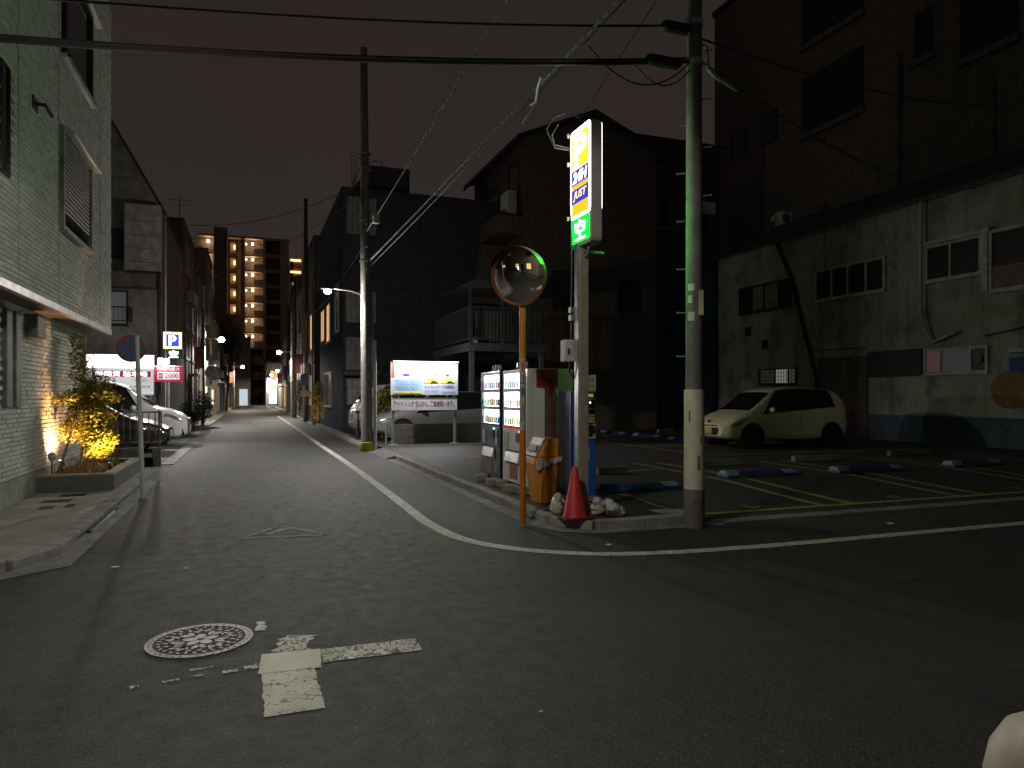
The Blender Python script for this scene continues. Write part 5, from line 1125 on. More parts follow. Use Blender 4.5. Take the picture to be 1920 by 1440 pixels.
m_navy = pm('navy machine paint', (.015, .018, .045), .35, var=.1, coat=.4); m_mwhite = pm('machine white paint', (.74, .75, .66), .4, var=.06, dirt=.12)
m_vg1 = em('cool display backlight', (.82, .95, 1), 10); m_vg2 = em('neutral display backlight', (.95, 1, .93), 11)
m_strB = em('blue price strip', (.05, .06, .5), .7); m_strP = em('purple price strip', (.2, .05, .4), .7); m_strR = em('red price strip', (.6, .04, .02), .8); m_strK = pm('dark price strip', (.03, .03, .05), .5)
vending('navy blue drinks vending machine with lit display, the farther of the two', 10.48, 11.46, m_navy, m_navy, m_vg1, [m_strK, m_strK, m_strK])
vm = vending('white drinks vending machine with dark red lettering on its side, the nearer one', 9.34, 10.36, m_mwhite, m_mwhite, m_vg2, [m_strR, m_strP, m_strB], warm=True)
m_dkr = pm('dark red print on machine', (.16, .008, .012), .5, var=.05, bump=0)
MB().prism([(3.97, .212), (4.41, .212), (4.41, 1.48), (4.18, 1.48), (4.13, 1.58), (4.13, 1.70), (3.92, 1.70), (3.97, 1.58)], 9.333, 9.3395, 'Y').build('grey_side_band', pm('warm grey band', (.13, .105, .085), .45, var=.08), vm)
text('ka', m_dkr, vm, (4.085, 9.332, 1.56), (0, 0, -1), (1, 0, 0), w=.16, h=.105, bold=.012); text('sapporo', m_dkr, vm, (4.085, 9.332, 1.17), (0, 0, -1), (1, 0, 0), w=.56, h=.115, bold=.012)
MB().box(3.84, 4.17, 9.326, 9.331, 1.62, 1.88).build('sticker', pm('red sticker', (.36, .035, .015), .35, var=.3, scale=12), vm)
text('ス', m_blk, vm, (3.92, 9.325, 1.79), xr, zu, h=.12, bold=.01); text('フ', m_blk, vm, (4.03, 9.325, 1.70), xr, zu, h=.11, bold=.01); text('タッフ', pm('gold print', (.5, .3, .08), .4), vm, (4.08, 9.325, 1.81), xr, zu, h=.06, w=.12)
MB().box(3.775, 3.78, 9.3385, 9.3392, .25, 1.86).build('door_seam', m_black, vm)
lampd = MB().ball((3.66, 9.36, 1.86), .018, 10, 6).build('indicator_lamp', em('white indicator lamp', (1, 1, .95), 30), vm)
for i, (x, y) in enumerate(((3.62, 11.2), (3.60, 10.55), (3.66, 10.32), (3.60, 9.75), (3.68, 9.45))):
    t = MB().prism([(-.14, 0), (.14, 0), (.12, .1), (-.12, .1)], -.09, .09, 'X'); o = t.build('footing_block', pm('weathered footing concrete', (.30, .29, .24), .9, dirt=.4, bump=.5), bevel=.012, origin=(0, 0, 0))
    o.location = (x, y, .1); o.rotation_euler.z = (i - 2)*.06
    tag(o, ['concrete footing block under the far front corner of the navy machine', 'concrete footing block under the near front corner of the navy machine', 'concrete footing block under the far front corner of the white machine', 'concrete footing block below the middle of the white machine front', 'concrete footing block nearest the orange bin'][i], 'footing', 'footing blocks under the vending machines')

# orange recycling bin with slanted grey head
bn = thing('recycling_bin', 'orange recycling bin with slanted grey head beside the vending machines', 'bin', (3.64, 8.66, .1))
m_or = pm('orange plastic', (.68, .26, .02), .45, var=.12, dirt=.2); m_ord = pm('darker orange plastic', (.22, .075, .012), .5, var=.12, dirt=.3); m_gh = pm('grey green plastic head', (.24, .25, .2), .45, dirt=.25)
def loft(b, rings, caps=True):
    n = len(rings[0]); k = len(b.v)
    for rg in rings: b.v += [tuple(p) for p in rg]
    for i in range(len(rings) - 1):
        for j in range(n): b.f.append((k+i*n+j, k+i*n+(j+1) % n, k+(i+1)*n+(j+1) % n, k+(i+1)*n+j))
    if caps: b.f += [tuple(range(k+n-1, k-1, -1)), tuple(range(k+(len(rings)-1)*n, k+len(rings)*n))]
    return b
def octo(cx_, cy_, z, hx, hy, ch): return [(cx_-hx, cy_-hy+ch, z), (cx_-hx+ch, cy_-hy, z), (cx_+hx-ch, cy_-hy, z), (cx_+hx, cy_-hy+ch, z), (cx_+hx, cy_+hy-ch, z), (cx_+hx-ch, cy_+hy, z), (cx_-hx+ch, cy_+hy, z), (cx_-hx, cy_+hy-ch, z)]
loft(MB(), [octo(3.66, 8.66, .10, .13, .17, .05), octo(3.65, 8.66, .62, .185, .23, .06), octo(3.655, 8.66, .70, .18, .225, .06)]).build('body', m_or, bn, bevel=.012)
hd = MB(); loft(hd, [octo(3.655, 8.66, .705, .18, .225, .06), octo(3.69, 8.66, .86, .145, .215, .05), octo(3.72, 8.66, .945, .10, .19, .04)]); hd.build('hood', m_or, bn, bevel=.012)
MB().prism([(3.47, .715), (3.60, .955), (3.63, .945), (3.50, .705)], 8.47, 8.85, 'Y').build('slanted_head', m_gh, bn, bevel=.008)
MB().prism([(3.492, .775), (3.535, .86), (3.53, .863), (3.487, .778)], 8.53, 8.79, 'Y').build('slot', m_black, bn)
MB().prism([(3.52, .63), (3.60, .42), (3.72, .12), (3.78, .12), (3.66, .42), (3.58, .63)], 8.425, 8.432, 'Y')
for s in (-1, 1): MB().tube([(3.66, 8.43, .62), (3.66 + s*.1, 8.455, .34), (3.66 + s*.085, 8.49, .12)], .008, 6).build('moulded_rib', m_ord, bn)
b = MB(); r = random.Random(77); n = 14
for i in range(n):
    u = i / (n - 1); x = 3.46 + .36*u; y = 8.425 - .015*abs(math.sin(u*9)); zt = .66 + .05*u + r.uniform(-.02, .02); wd = .05 + .14*max(0, .45 - u) + r.uniform(0, .03)
    b.v += [(x, y - r.uniform(0, .02), zt), (x + r.uniform(-.01, .01), y - r.uniform(0, .035), zt - wd)]
b.f = [(2*i, 2*i+1, 2*i+3, 2*i+2) for i in range(n-1)]
bag = b.build('plastic_bag', pm('crumpled clear plastic', (.55, .54, .5), .22, bump=.9, bscale=22)); tag(bag, 'torn clear plastic bag draped on the orange bin', 'plastic bag')

# blue payment machine with sign on top
pay = thing('payment_machine', 'tall blue parking payment machine behind the sign pole', 'payment machine', (4.18, 8.7, .1))
m_pb = pm('blue machine paint', (.03, .11, .50), .4, var=.1, dirt=.15); m_pbd = pm('dark blue side paint', (.02, .028, .11), .35, var=.15, coat=.3)
MB().box(4.02, 4.37, 8.53, 8.93, .16, 1.55).build('cabinet', m_pb, pay, bevel=.008); MB().box(4.0, 4.39, 8.5, 8.96, .1, .16).build('plinth', m_kerb, pay)
MB().box(4.005, 4.019, 8.52, 8.95, .17, 1.56).build('side_panel', m_pbd, pay, bevel=.003)
for a in ((8.535, 8.545, .2, 1.52), (8.93, 8.94, .2, 1.52)): MB().box(3.998, 4.0045, a[0], a[1], a[2], a[3]).build('panel_edge', m_steel, pay)
MB().box(4.06, 4.36, 8.505, 8.529, .92, 1.47).build('front_plate', pm('pale grey front plate', (.36, .36, .34), .45), pay, bevel=.006)
MB().box(4.2, 4.345, 8.498, 8.5045, 1.34, 1.45).build('screen', m_black, pay); MB().ball((4.27, 8.495, 1.41), .008, 8, 6).build('screen_lamp', em('small white led', (1, .98, .9), 12), pay)
MB().box(4.19, 4.345, 8.495, 8.5045, 1.13, 1.32).build('keypad_panel', m_black, pay, bevel=.01)
kp = MB()
for i in range(4):
    for j in range(3): kp.box(4.22 + i*.03, 4.242 + i*.03, 8.488, 8.4945, 1.145 + j*.04, 1.172 + j*.04)
stuff(kp.build('keys', pm('yellow keys', (.6, .5, .08), .4), pay))
MB().prism([(4.17, .965), (4.29, .955), (4.345, 1.01), (4.345, 1.09), (4.29, 1.12), (4.17, 1.12)], 8.495, 8.5045, 'Y').build('coin_tray', m_black, pay, bevel=.005); MB().ball((4.26, 8.49, 1.0), .018, 8, 6).build('coin_knob', m_chrome, pay)
text('精算機', em('tiny yellow sign', (.9, .85, .1), .6), pay, (4.27, 8.5285, 1.505), xr, zu, w=.12, h=.04)
MB().prism(rr(4.215, 4.275, .62, .80, .03), 8.522, 8.5295, 'Y').build('card_plate', pm('beige plate', (.45, .42, .34), .5), pay); MB().box(4.235, 4.255, 8.518, 8.5215, .64, .68).build('lock', m_black, pay)
MB().box(4.12, 4.39, 8.56, 8.6, 1.60, 1.78).build('top_sign', pm('pale top sign', (.42, .42, .36), .5, dirt=.2), pay, bevel=.004); MB().box(4.15, 4.36, 8.57, 8.59, 1.54, 1.6).build('sign_bracket', m_steel, pay)
text('出庫方法', m_blk, pay, (4.255, 8.56, 1.715), xr, zu, w=.2, h=.05); text('ご案内', m_blk, pay, (4.255, 8.56, 1.635), xr, zu, w=.2, h=.03); MB().box(4.13, 4.38, 8.552, 8.5595, 1.56, 1.6).build('yellow_label', pm('yellow label', (.5, .46, .08), .5), pay)

# P sign tower, lit on both faces
sgn = thing('parking_sign_tower', 'tall lit parking sign box with orange, blue and green panels on a square pole', 'sign', (3.97, 8.1, .1))
MB().box(3.90, 4.03, 8.04, 8.17, 0, 3.45).build('pole', pm('beige pole paint', (.30, .26, .19), .5, var=.1, dirt=.3), sgn, bevel=.012)
MB().box(3.885, 3.899, 8.05, 8.16, 0, 3.42).build('bright_cover', pm('bare steel cover', (.55, .55, .53), .3, .7), sgn); MB().box(3.83, 4.1, 7.97, 8.24, -.01, .02).build('base_plate', m_steel, sgn)
ya, yb, za, zb = 7.71, 8.30, 3.37, 4.87
MB().prism(rr(ya, yb, za, zb, .07), 3.895, 4.045, 'X').build('box', pm('sign box grey', (.34, .32, .29), .5, var=.08), sgn, bevel=.01)
m_so = em('sign orange', (1, .40, .012), 1.6); m_so2 = em('sign yellow orange', (1, .55, .02), 1.7); m_sb = em('sign blue', (.035, .06, .62), .9); m_sw = em('sign white', (1, .985, .96), 7); m_swl = em('sign letter', (1, .96, .9), 5); m_sy = em('sign yellow letter', (1, .62, .16), 2.2); m_sg = em('sign green', (.0, 1, .012), 7); m_sgl = em('sign green letter', (.07, 1, .10), 185)
for s, xf in ((-1, 3.8945), (1, 4.0455)):
    rd = (0, s, 0)  # reading direction seen from that side
    def slab(nm, mat, a, c, z0, z1, k, rad=.0):
        lo, hi = sorted((xf + s*(.001 + .003*k), xf + s*(.003 + .003*k)))
        return MB().prism(rr(a, c, z0, z1, rad) if rad else [(a, z0), (c, z0), (c, z1), (a, z1)], lo, hi, 'X').build(nm, mat, sgn)
    slab('white_border', m_sw, ya + .01, yb - .01, 3.74, zb - .01, 0, .06)
    slab('orange_panel', m_so2, ya + .055, yb - .055, 4.36, zb - .07, 1, .02); slab('orange_panel', m_so, ya + .055, yb - .055, 3.775, 4.355, 1)
    slab('blue_band', m_sb, ya + .055, yb - .055, 4.16, 4.345, 2); slab('blue_band', m_sb, ya + .055, yb - .055, 3.925, 4.105, 2)
    slab('green_panel', m_sg, ya + .05, yb - .05, 3.43, 3.725, 1, .015)
    o_ = lambda z, k: (xf + s*(.003 + .003*k), (ya + yb)/2, z)
    text('P', m_swl, sgn, o_(4.575, 1), rd, zu, w=.36, h=.40, bold=.04, off=.003); text('24H', m_swl, sgn, o_(4.252, 2), rd, zu, w=.40, h=.14, shear=.2, bold=.03, off=.003); text('JUST', m_sy, sgn, o_(4.015, 2), rd, zu, w=.38, h=.125, shear=.25, bold=.02, off=.003)
    text('空', m_sgl, sgn, o_(3.578, 1), rd, zu, w=.30, h=.25, off=.003)
MB().tube([(3.97, 7.9, 3.36), (3.97, 7.98, 3.26), (3.97, 8.05, 3.25)], .02, 8).build('bracket', m_steel, sgn); MB().box(3.95, 4.22, 8.0, 8.06, 3.29, 3.32).build('bracket_arm', m_steel, sgn)
MB().box(3.76, 3.905, 8.18, 8.32, 1.93, 2.21).build('switch_box', pm('pale switch box', (.55, .53, .49), .5, dirt=.15), sgn, bevel=.012); MB().box(3.80, 3.83, 8.174, 8.1795, 2.02, 2.1).build('switch_box_label', m_blk, sgn)
for z in (2.45, 2.55): MB().box(3.82, 3.89, 8.13, 8.2, z, z + .07).build('cable_clip', m_steel, sgn)
MB().tube([(3.84, 8.2, 1.93), (3.845, 8.22, 1.8), (3.87, 8.2, 1.74), (3.89, 8.14, 1.72)], .012, 6).build('cable', m_black, sgn); MB().tube([(3.86, 8.2, 2.2), (3.86, 8.2, 2.6), (3.87, 8.2, 3.4), (3.9, 8.32, 4.0), (3.93, 8.33, 4.72)], .01, 6).build('cable', m_wire, sgn)
MB().tube([(3.95, 8.32, 4.68), (3.7, 8.42, 4.75), (3.62, 8.45, 4.95), (3.72, 8.42, 5.1), (3.85, 8.35, 5.15), (3.97, 8.2, 5.05)], .009, 6).build('cable_loop', m_wireg, sgn); MB().tube([(3.95, 8.32, 4.66), (3.72, 8.4, 4.7), (3.68, 8.4, 4.86), (3.76, 8.38, 5.0)], .009, 6).build('cable_loop', m_wireg, sgn)
for z in (3.75, 4.45, 4.82): MB().box(3.86, 3.9, 8.31, 8.34, z, z + .05).build('cable_clip', m_whitepl, sgn)

sgn.location = (3.69, 7.54, .2); sgn.scale = (.93, .93, .93)   # stands close behind the cone

# convex traffic mirror on an orange post
mir = thing('traffic_mirror', 'round convex traffic mirror on an orange post at the kerb corner', 'mirror', (2.98, 7.66, 0))
m_op = pm('orange post paint', (.52, .17, .02), .42, var=.12, dirt=.3, streak=True); m_rimp = pm('faded rim paint', (.17, .045, .015), .5, var=.15, dirt=.3)
MB().ring((2.98, 7.66, 0), (2.98, 7.66, 3.0), .038, .038, 18).build('post', m_op, mir, smooth=True); MB().ring((2.98, 7.66, 0), (2.98, 7.66, .02), .06, .05, 16).build('collar', m_gut, mir)
nrm = Vector((-.68, -.70, -.24)).normalized(); q = nrm.to_track_quat('Z', 'Y').to_matrix(); mc = Vector((2.98, 7.66, 2.89)) + nrm*.13
rad, RS = .31, 1.15
MB().lathe([(rad*k/14, (math.sqrt(RS*RS - (rad*k/14)**2) - math.sqrt(RS*RS - rad*rad))) for k in range(14, -1, -1)], mc, 64, 'Z', q).build('mirror_face', None, mir, smooth=True)
mm, t_, b_, o_ = _mat('mirror steel'); b_.inputs['Base Color'].default_value = (.86, .86, .84, 1); b_.inputs['Metallic'].default_value = 1; b_.inputs['Roughness'].default_value = .015
[c for c in mir.children if c.name.startswith('mirror_face')][0].data.materials.append(mm)
MB().lathe([(.305, .0), (.318, .02), (.335, .018), (.338, -.04), (.31, -.05), (.0, -.05)], mc, 64, 'Z', q, False).build('rim', m_rimp, mir, smooth=True)
hoodp = MB(); n = 24
for i in range(n + 1):
    a = R(20 + 140*i/n)
    for dz, rd_ in ((-.03, .342), (.11, .350)): hoodp.v.append(tuple(mc + q @ Vector((rd_*math.cos(a), rd_*math.sin(a), dz))))
hoodp.f = [(2*i, 2*i+1, 2*i+3, 2*i+2) for i in range(n)]; hd_ = hoodp.build('hood', m_rimp, mir, smooth=True)
MB().ring((2.98, 7.66, 2.86), tuple(mc - nrm*.05), .03, .03, 10).build('bracket', m_op, mir); MB().ring((2.98, 7.66, 2.78), (2.98, 7.66, 2.94), .05, .05, 14).build('clamp', m_steel, mir)
# wrap-round notice on the post
wr_ = MB(); wr_.ring((2.98, 7.66, 1.10), (2.98, 7.66, 1.93), .0392, .0392, 18, False); wr_.build('notice_wrap', pm('dirty pale notice', (.42, .41, .36), .5, dirt=.45), mir)
dcam = Vector((-2.98, -7.66, 0)).normalized(); xd_ = Vector((-dcam.y, dcam.x, 0)); pc = Vector((2.98, 7.66, 0)) + dcam*.041
b = MB(); b.quad(*[pc + xd_*x + Vector((0, 0, z)) for x, z in ((-.012, 1.78), (.012, 1.78), (.012, 1.85), (.024, 1.85), (0, 1.91), (-.024, 1.85), (-.012, 1.85))]); b.build('red_arrow', m_srd, mir)
text('注', m_blk, mir, pc + Vector((0, 0, 1.69)), xd_, zu, w=.06, h=.11, off=.001); text('意', m_blk, mir, pc + Vector((0, 0, 1.55)), xd_, zu, w=.06, h=.11, off=.001); text('管理', pm('grey print', (.2, .2, .2), .5), mir, pc + Vector((0, 0, 1.3)), (0, 0, -1), xd_, w=.2, h=.04, off=.001)

# cone and white bags
cn = thing('traffic_cone', 'red traffic cone standing on the kerb corner', 'cone', (3.49, 7.33, .1))
m_cone = pm('red cone plastic', (.55, .024, .03), .55, var=.22, scale=9, dirt=.35)
MB().lathe([(.145, .025), (.13, .05), (.028, .585), (.02, .595), (.0, .595)], (3.49, 7.33, .1), 28).build('cone', m_cone, cn, smooth=True); MB().prism(rr(3.325, 3.655, 7.165, 7.495, .05), .104, .128).build('base', pm('dark red cone base', (.11, .008, .01), .6), cn, bevel=.006)
m_bag = pm('white plastic bag', (.50, .48, .41), .4, var=.12, dirt=.2, bump=.8, bscale=18)
for i, (x, y, rx_, rz_) in enumerate(((3.42, 7.66, .085, .16), (3.55, 7.78, .07, .11), (3.86, 7.50, .11, .13), (3.96, 7.30, .115, .125))):
    r = random.Random(90 + i); b = MB(); [b.ball((x + r.uniform(-.4, .4)*rx_, y + r.uniform(-.4, .4)*rx_, .1 + rz_*(.5 + .35*k)), (rx_*(.95 - .2*k), rx_*(.85 - .15*k), rz_*(.55 - .06*k)), 16, 9, .16, r) for k in range(3)]
    o = b.build('weight_bag', m_bag, smooth=True); tag(o, ['tall white plastic bag left of the red cone', 'small white plastic bag half hidden behind the red cone', 'white plastic bag right of the cone against the payment machine', 'white plastic bag farthest right beside the cone'][i], 'bag', 'white plastic bags round the cone')
MB().tube([(3.66, 7.95, .55), (3.55, 7.9, .3), (3.5, 7.8, .13)], .006, 5)
cab = MB().tube([(3.3, 8.35, .11), (3.2, 8.2, .02), (3.22, 8.0, .015), (3.36, 7.9, .112), (3.5, 7.95, .112), (3.7, 8.1, .11)], .008, 6).build('loose_cable', m_black); tag(cab, 'loose black cable hanging over the kerb behind the mirror post', 'cable')

# ================================================================== POLES, LAMPS AND WIRES
up = thing('utility_pole', 'concrete utility pole with pale wrapped base on the right by the cross street', 'utility pole', (4.78, 6.88, 0), 'utility poles')
MB().ring((4.78, 6.88, 0), (4.78, 6.88, 11.5), .101, .072, 24).build('shaft', pm('weathered pole grey', (.15, .14, .13), .8, dirt=.35, streak=True), up, smooth=True)
MB().ring((4.78, 6.88, .44), (4.78, 6.88, 1.57), .117, .113, 24).build('pale_wrap', pm('cream pole wrap', (.66, .62, .48), .55, var=.1, dirt=.35), up, smooth=True)
MB().ring((4.78, 6.88, .0), (4.78, 6.88, .44), .119, .117, 24).build('stained_foot', pm('stained pole foot', (.17, .15, .12), .85, dirt=.6), up, smooth=True)
dcp = Vector((-4.78, -6.88, 0)).normalized(); xdp = Vector((-dcp.y, dcp.x, 0))
for k, z in enumerate((1.95, 2.45, 2.95, 3.5, 4.05, 4.6, 5.15)):
    for s in ((-1,) if k < 3 else (-1, 1)):
        p0 = Vector((4.78, 6.88, z + (.28 if s > 0 else 0))); d_ = xdp*s; MB().ring(p0 + d_*.09, p0 + d_*.19, .008, .008, 6).build('step_bolt', m_steel, up); MB().ring(p0 + d_*.185, p0 + d_*.195, .016, .016, 8).build('bolt_head', m_steel, up)
def curved_tag(parent, a0, a1, z0, z1, mat, nm='sticker', rad=.1):
    b = MB(); n = 6
    for i in range(n + 1):
        a = a0 + (a1 - a0)*i/n; d_ = dcp*math.cos(a) + xdp*math.sin(a)
        b.v += [tuple(Vector((4.78, 6.88, z0)) + d_*rad), tuple(Vector((4.78, 6.88, z1)) + d_*rad)]
    b.f = [(2*i, 2*i+2, 2*i+3, 2*i+1) for i in range(n)]; b.build(nm, mat, parent)
m_stk = pm('pale sticker', (.5, .5, .46), .5, dirt=.3)
for a0, a1, z0, z1 in ((-.75, .05, 2.69, 2.77), (-.75, -.2, 2.55, 2.64), (-.75, .05, 2.35, 2.45)): curved_tag(up, a0, a1, z0, z1, m_stk, rad=.0985)
MB().obox(tuple(Vector((4.78, 6.88, 2.55)) + dcp*.085 + xdp*.075), (.055, .03, .28), math.atan2(xdp.y, xdp.x)).build('name_plate', pm('beige name plate', (.36, .3, .2), .5), up)
for a0, a1, z0, z1 in ((-.55, -.35, 1.20, 1.33), (.3, .62, .66, .82), (.6, .75, .95, 1.05)): curved_tag(up, a0, a1, z0, z1, pm('old glue mark', (.2, .17, .13), .7), 'glue_mark', .1178)
curved_tag(up, -.3, .1, .97, 1.0, em('green reflected sticker', (.3, 1, .45), .4) if False else m_stk, 'sticker', .1185)
for z in (5.3, 5.75): MB().ring((4.78, 6.88, z - .03), (4.78, 6.88, z + .03), .1, .1, 18).build('band', m_steel, up)
MB().tube([(4.86, 6.9, 5.55), (5.0, 6.95, 5.55), (5.02, 6.95, 5.3), (5.12, 6.97, 5.25), (5.55, 7.1, 5.2)], .022, 8).build('side_bracket', m_steel, up)
MB().tube([(4.7, 6.85, 5.25), (4.68, 6.83, 5.6), (4.72, 6.8, 6.5)], .018, 6).build('riser_pipe', m_wireg, up)
for z in (6.6, 8.2, 10.6): MB().box(4.08, 5.5, 6.74, 6.80, z, z + .07).build('cross_arm', m_steel, up)

def lamp_head(parent, x, y, z, dx, power, col=(1, .86, .62), size=.16, emis=55, spot=False):
    MB().ball((x, y, z + .03), (.19, .1, .06), 16, 8).build('lamp_housing', m_dsteel, parent, smooth=True)
    MB().ball((x, y, z - .05), (.10, .085, .075), 14, 8).build('lamp_lens', em('lamp lens %d' % emis, col, emis), parent, smooth=True)
    if spot: light('SPOT', 'street_lamp_light', (x, y, z - .16), power, col, .22, (0, 0, -1), parent, angle=R(176), blend=.15)
    else:   # domed lens: most of the light goes down, a little sideways and up
        light('SPOT', 'street_lamp_light', (x, y, z - .17), power*.7, col, .08, (0, 0, -1), parent, angle=R(172), blend=.25)
        light('POINT', 'street_lamp_glow', (x, y, z - .17), power*.3, col, .08, parent=parent)
lp = thing('lamp_pole', 'tall concrete pole with street lamp on a side arm and white pipe at its foot', 'utility pole', (3.02, 19.4, 0), 'utility poles')
MB().ring((3.02, 19.4, 0), (2.93, 19.4, 10.9), .155, .10, 24).build('shaft', m_polec, lp, smooth=True)
MB().ring((3.235, 19.36, 0), (3.225, 19.36, 3.0), .045, .045, 14).build('white_pipe', m_wpipe, lp, smooth=True); MB().ring((3.19, 19.36, 3.0), (3.12, 19.36, 4.6), .03, .025, 10).build('conduit', m_polec, lp)
MB().lathe([(.165, 0), (.18, .02), (.175, .24), (.16, .25)], (3.02, 19.4, 0), 20).build('yellow_guard', pm('yellow guard plastic', (.5, .42, .02), .5, dirt=.25), lp, smooth=True)
MB().tube([(2.9, 19.4, 4.22), (2.6, 19.4, 4.32), (2.15, 19.4, 4.36)], .022, 8).build('lamp_arm', m_steel, lp); lamp_head(lp, 1.98, 19.4, 4.33, -1, 760, (1, .95, .86))
for z in (5.1, 6.2, 7.6, 8.0): MB().ring((2.98, 19.4, z), (2.98, 19.4, z + .06), .155, .155, 18).build('band', m_steel, lp)
for k in range(8): MB().ring((2.98, 19.28, 4.9 + k*.6), (2.98, 19.12, 4.9 + k*.6), .01, .01, 6).build('step_bolt', m_steel, lp)
for i in range(4): MB().tube([(2.96, 19.3, 7.5 + i*.15), (2.75 - .06*i, 19.2, 7.7 + i*.1), (2.72 - .04*i, 19.25, 7.2), (2.92, 19.3, 6.9 - .1*i)], .012, 5).build('cable_loop', m_wire, lp)
MB().tube([(2.98, 19.3, 7.75), (3.25, 19.25, 7.85), (3.4, 19.2, 7.8), (3.3, 19.25, 7.4)], .012, 5).build('cable_loop', m_wire, lp)

# lamp high over the crossing, above the picture: its light falls on the crossing, the tiled wall and the lot
lp2 = thing('street_lamp', 'street lamp hanging high over the crossing from a post by the corner house', 'street lamp', (-3.3, 7.25, .1), 'street lamps')
MB().ring((-3.3, 7.25, .1), (-3.3, 7.25, 5.25), .09, .06, 16).build('post', m_steel, lp2, smooth=True); MB().tube([(-3.3, 7.25, 4.9), (-2.8, 6.8, 5.08), (-.1, 4.28, 5.08)], .03, 8).build('lamp_arm', m_steel, lp2)
lamp_head(lp2, 0, 4.2, 5.02, -1, 355, (1, .965, .88), spot=True)
for i, (x, y, z, side, pw, col, lab) in enumerate(((-1.38, 42.4, 4.6, -1, 330, (1, .97, .92), 'bright white street lamp on the left beyond the car park'), (2.08, 53.5, 4.6, 1, 330, (1, .95, .82), 'street lamp reaching over the road from the right, second along the street'),
        (-.54, 81.7, 4.6, -1, 360, (1, .9, .66), 'street lamp over the left kerb in front of the end building'), (3.4, 92.4, 4.6, 1, 260, (1, .9, .7), 'small street lamp on the right near the corner shop'), (3.3, 113, 4.6, 1, 300, (.92, .96, 1), 'smallest street lamp at the far end of the street'))):
    t = thing('street_lamp', lab, 'street lamp', (x + side*.9, y, 0), 'street lamps')
    MB().ring((x + side*.9, y, 0), (x + side*.9, y, 7.5 if i < 2 else 5.2), .11, .08, 12).build('post', m_polec, t, smooth=True); MB().tube([(x + side*.85, y, z + .05), (x + side*.15, y, z + .05)], .03, 6).build('lamp_arm', m_steel, t)
    MB().ball((x, y, z), (.17, .17, .14), 14, 8).build('lamp_lens', em('far lamp lens %d' % i, col, 60), t, smooth=True); light('SPOT', 'street_lamp_light', (x, y, z - .35), pw*3.4, col, .1, (0, 0, -1), t, angle=R(176), blend=.2)
for i, (x, y, h, r_, lab) in enumerate(((3.05, 41.5, 12.6, .15, 'dark pole on the right with a blue sign beyond the lamp pole'), (2.95, 50, 9.5, .14, 'slim dark pole on the right in front of the apartment tower'), (3.1, 61, 9, .14, 'thin dark pole on the right farther along the street'), (-2.2, 40.2, 6.0, .1, 'short dark pole on the left carrying a small traffic mirror'))):
    t = thing('street_pole', lab, 'utility pole', (x, y, 0), 'utility poles'); MB().ring((x, y, 0), (x, y, h), r_, r_*.7, 14).build('shaft', pm('dark weathered pole', (.07, .06, .055), .8), t, smooth=True)
    if i == 0:
        MB().box(x - .3, x + .1, y - .2, y - .16, 2.05, 2.7).build('blue_sign', pm('blue street sign', (.03, .09, .28), .5), t); MB().box(x - .32, x + .25, y - .2, y - .16, 1.45, 1.8).build('white_sign', pm('dull white sign', (.3, .3, .28), .5), t)
    if i == 3: MB().lathe([(0, 0), (.38, 0), (.4, .06), (.3, .12), (0, .14)], (x + .5, y - .2, 2.7), 24, 'Y').build('mirror_disc', pm('distant mirror', (.25, .25, .25), .15, .8), t, smooth=True); MB().ring((x, y, 2.7), (x + .5, y, 2.7), .03, .03, 8).build('bracket', m_dsteel, t)
# lit signs and lanterns down the street
for i, (x, y, z, w, d, h, col, st_, lab) in enumerate(((-2.35, 45.5, 1.7, .14, .14, .32, (1, .55, .22), 14, 'small orange lantern on the left house front'), (-2.3, 42.9, 4.75, .18, .5, .35, (.95, .97, 1), 9, 'small white light box on the left beside the bright street lamp'),
        (-2.4, 47.5, 3.3, .1, 1.2, .35, (1, .8, .12), 2.2, 'yellow lit shop sign above the left shop window'), (-2.25, 39.6, 1.0, .08, .35, 1.9, (.9, .55, .4), .35, 'red and white striped banner on the left'), (2.6, 100, 1.9, .5, .1, 2.0, (.55, .68, 1), 2.4, 'tall pale blue lit sign at the far end of the street'), (-2.2, 51.0, .9, .1, .2, 1.0, (1, .7, .5), 1.5, 'narrow lit doorway light on the left'))):
    o = MB().box(x - w/2, x + w/2, y - d/2, y + d/2, z, z + h).build('lit_sign', em('lit sign %d' % i, col, st_), bevel=.02); tag(o, lab, 'sign' if i > 1 else 'lamp', 'lit signs down the street')
    if i in (0, 1, 5): pass
def cat_wire(name, label, p0, p1, sag, r, mat=None, n=28, extra=None, group='overhead wires'):
    p0 = Vector(p0); p1 = Vector(p1); pts = [p0.lerp(p1, i/n) - Vector((0, 0, 4*sag*(i/n)*(1 - i/n))) for i in range(n + 1)]
    b = MB(); b.tube(pts, r, 6)
    if extra: extra(b, pts)
    return tag(b.build(name, mat or m_wire), label, 'wire', group)
def twist(amp, turns, r):
    def f(b, pts):
        out = []; m = turns*8
        for i in range(m + 1):
            u = i/m*(len(pts)-1); k = min(int(u), len(pts)-2); p = pts[k].lerp(pts[k+1], u - k); a = i*math.pi/4
            out.append(p + Vector((amp*math.cos(a), amp*math.cos(a)*.4, amp*math.sin(a))))
        b.tube(out, r, 4)
    return f
def pair(off):
    def f(b, pts): b.tube([p + Vector(off) for p in pts], .013, 6); b.tube([p + Vector(off)*.4 for p in pts], .010, 5)
    return f
cat_wire('overhead_cable', 'thick bundled cable sagging across the top from the left edge to the right pole', (4.72, 6.85, 5.30), (-17, 7.3, 5.15), .95, .022, None, 40, pair((0, .02, .045)))
cat_wire('overhead_cable', 'thin upper cable crossing the top centre to the right pole', (4.72, 6.83, 5.70), (-17, 7.2, 5.4), .95, .013, None, 40)
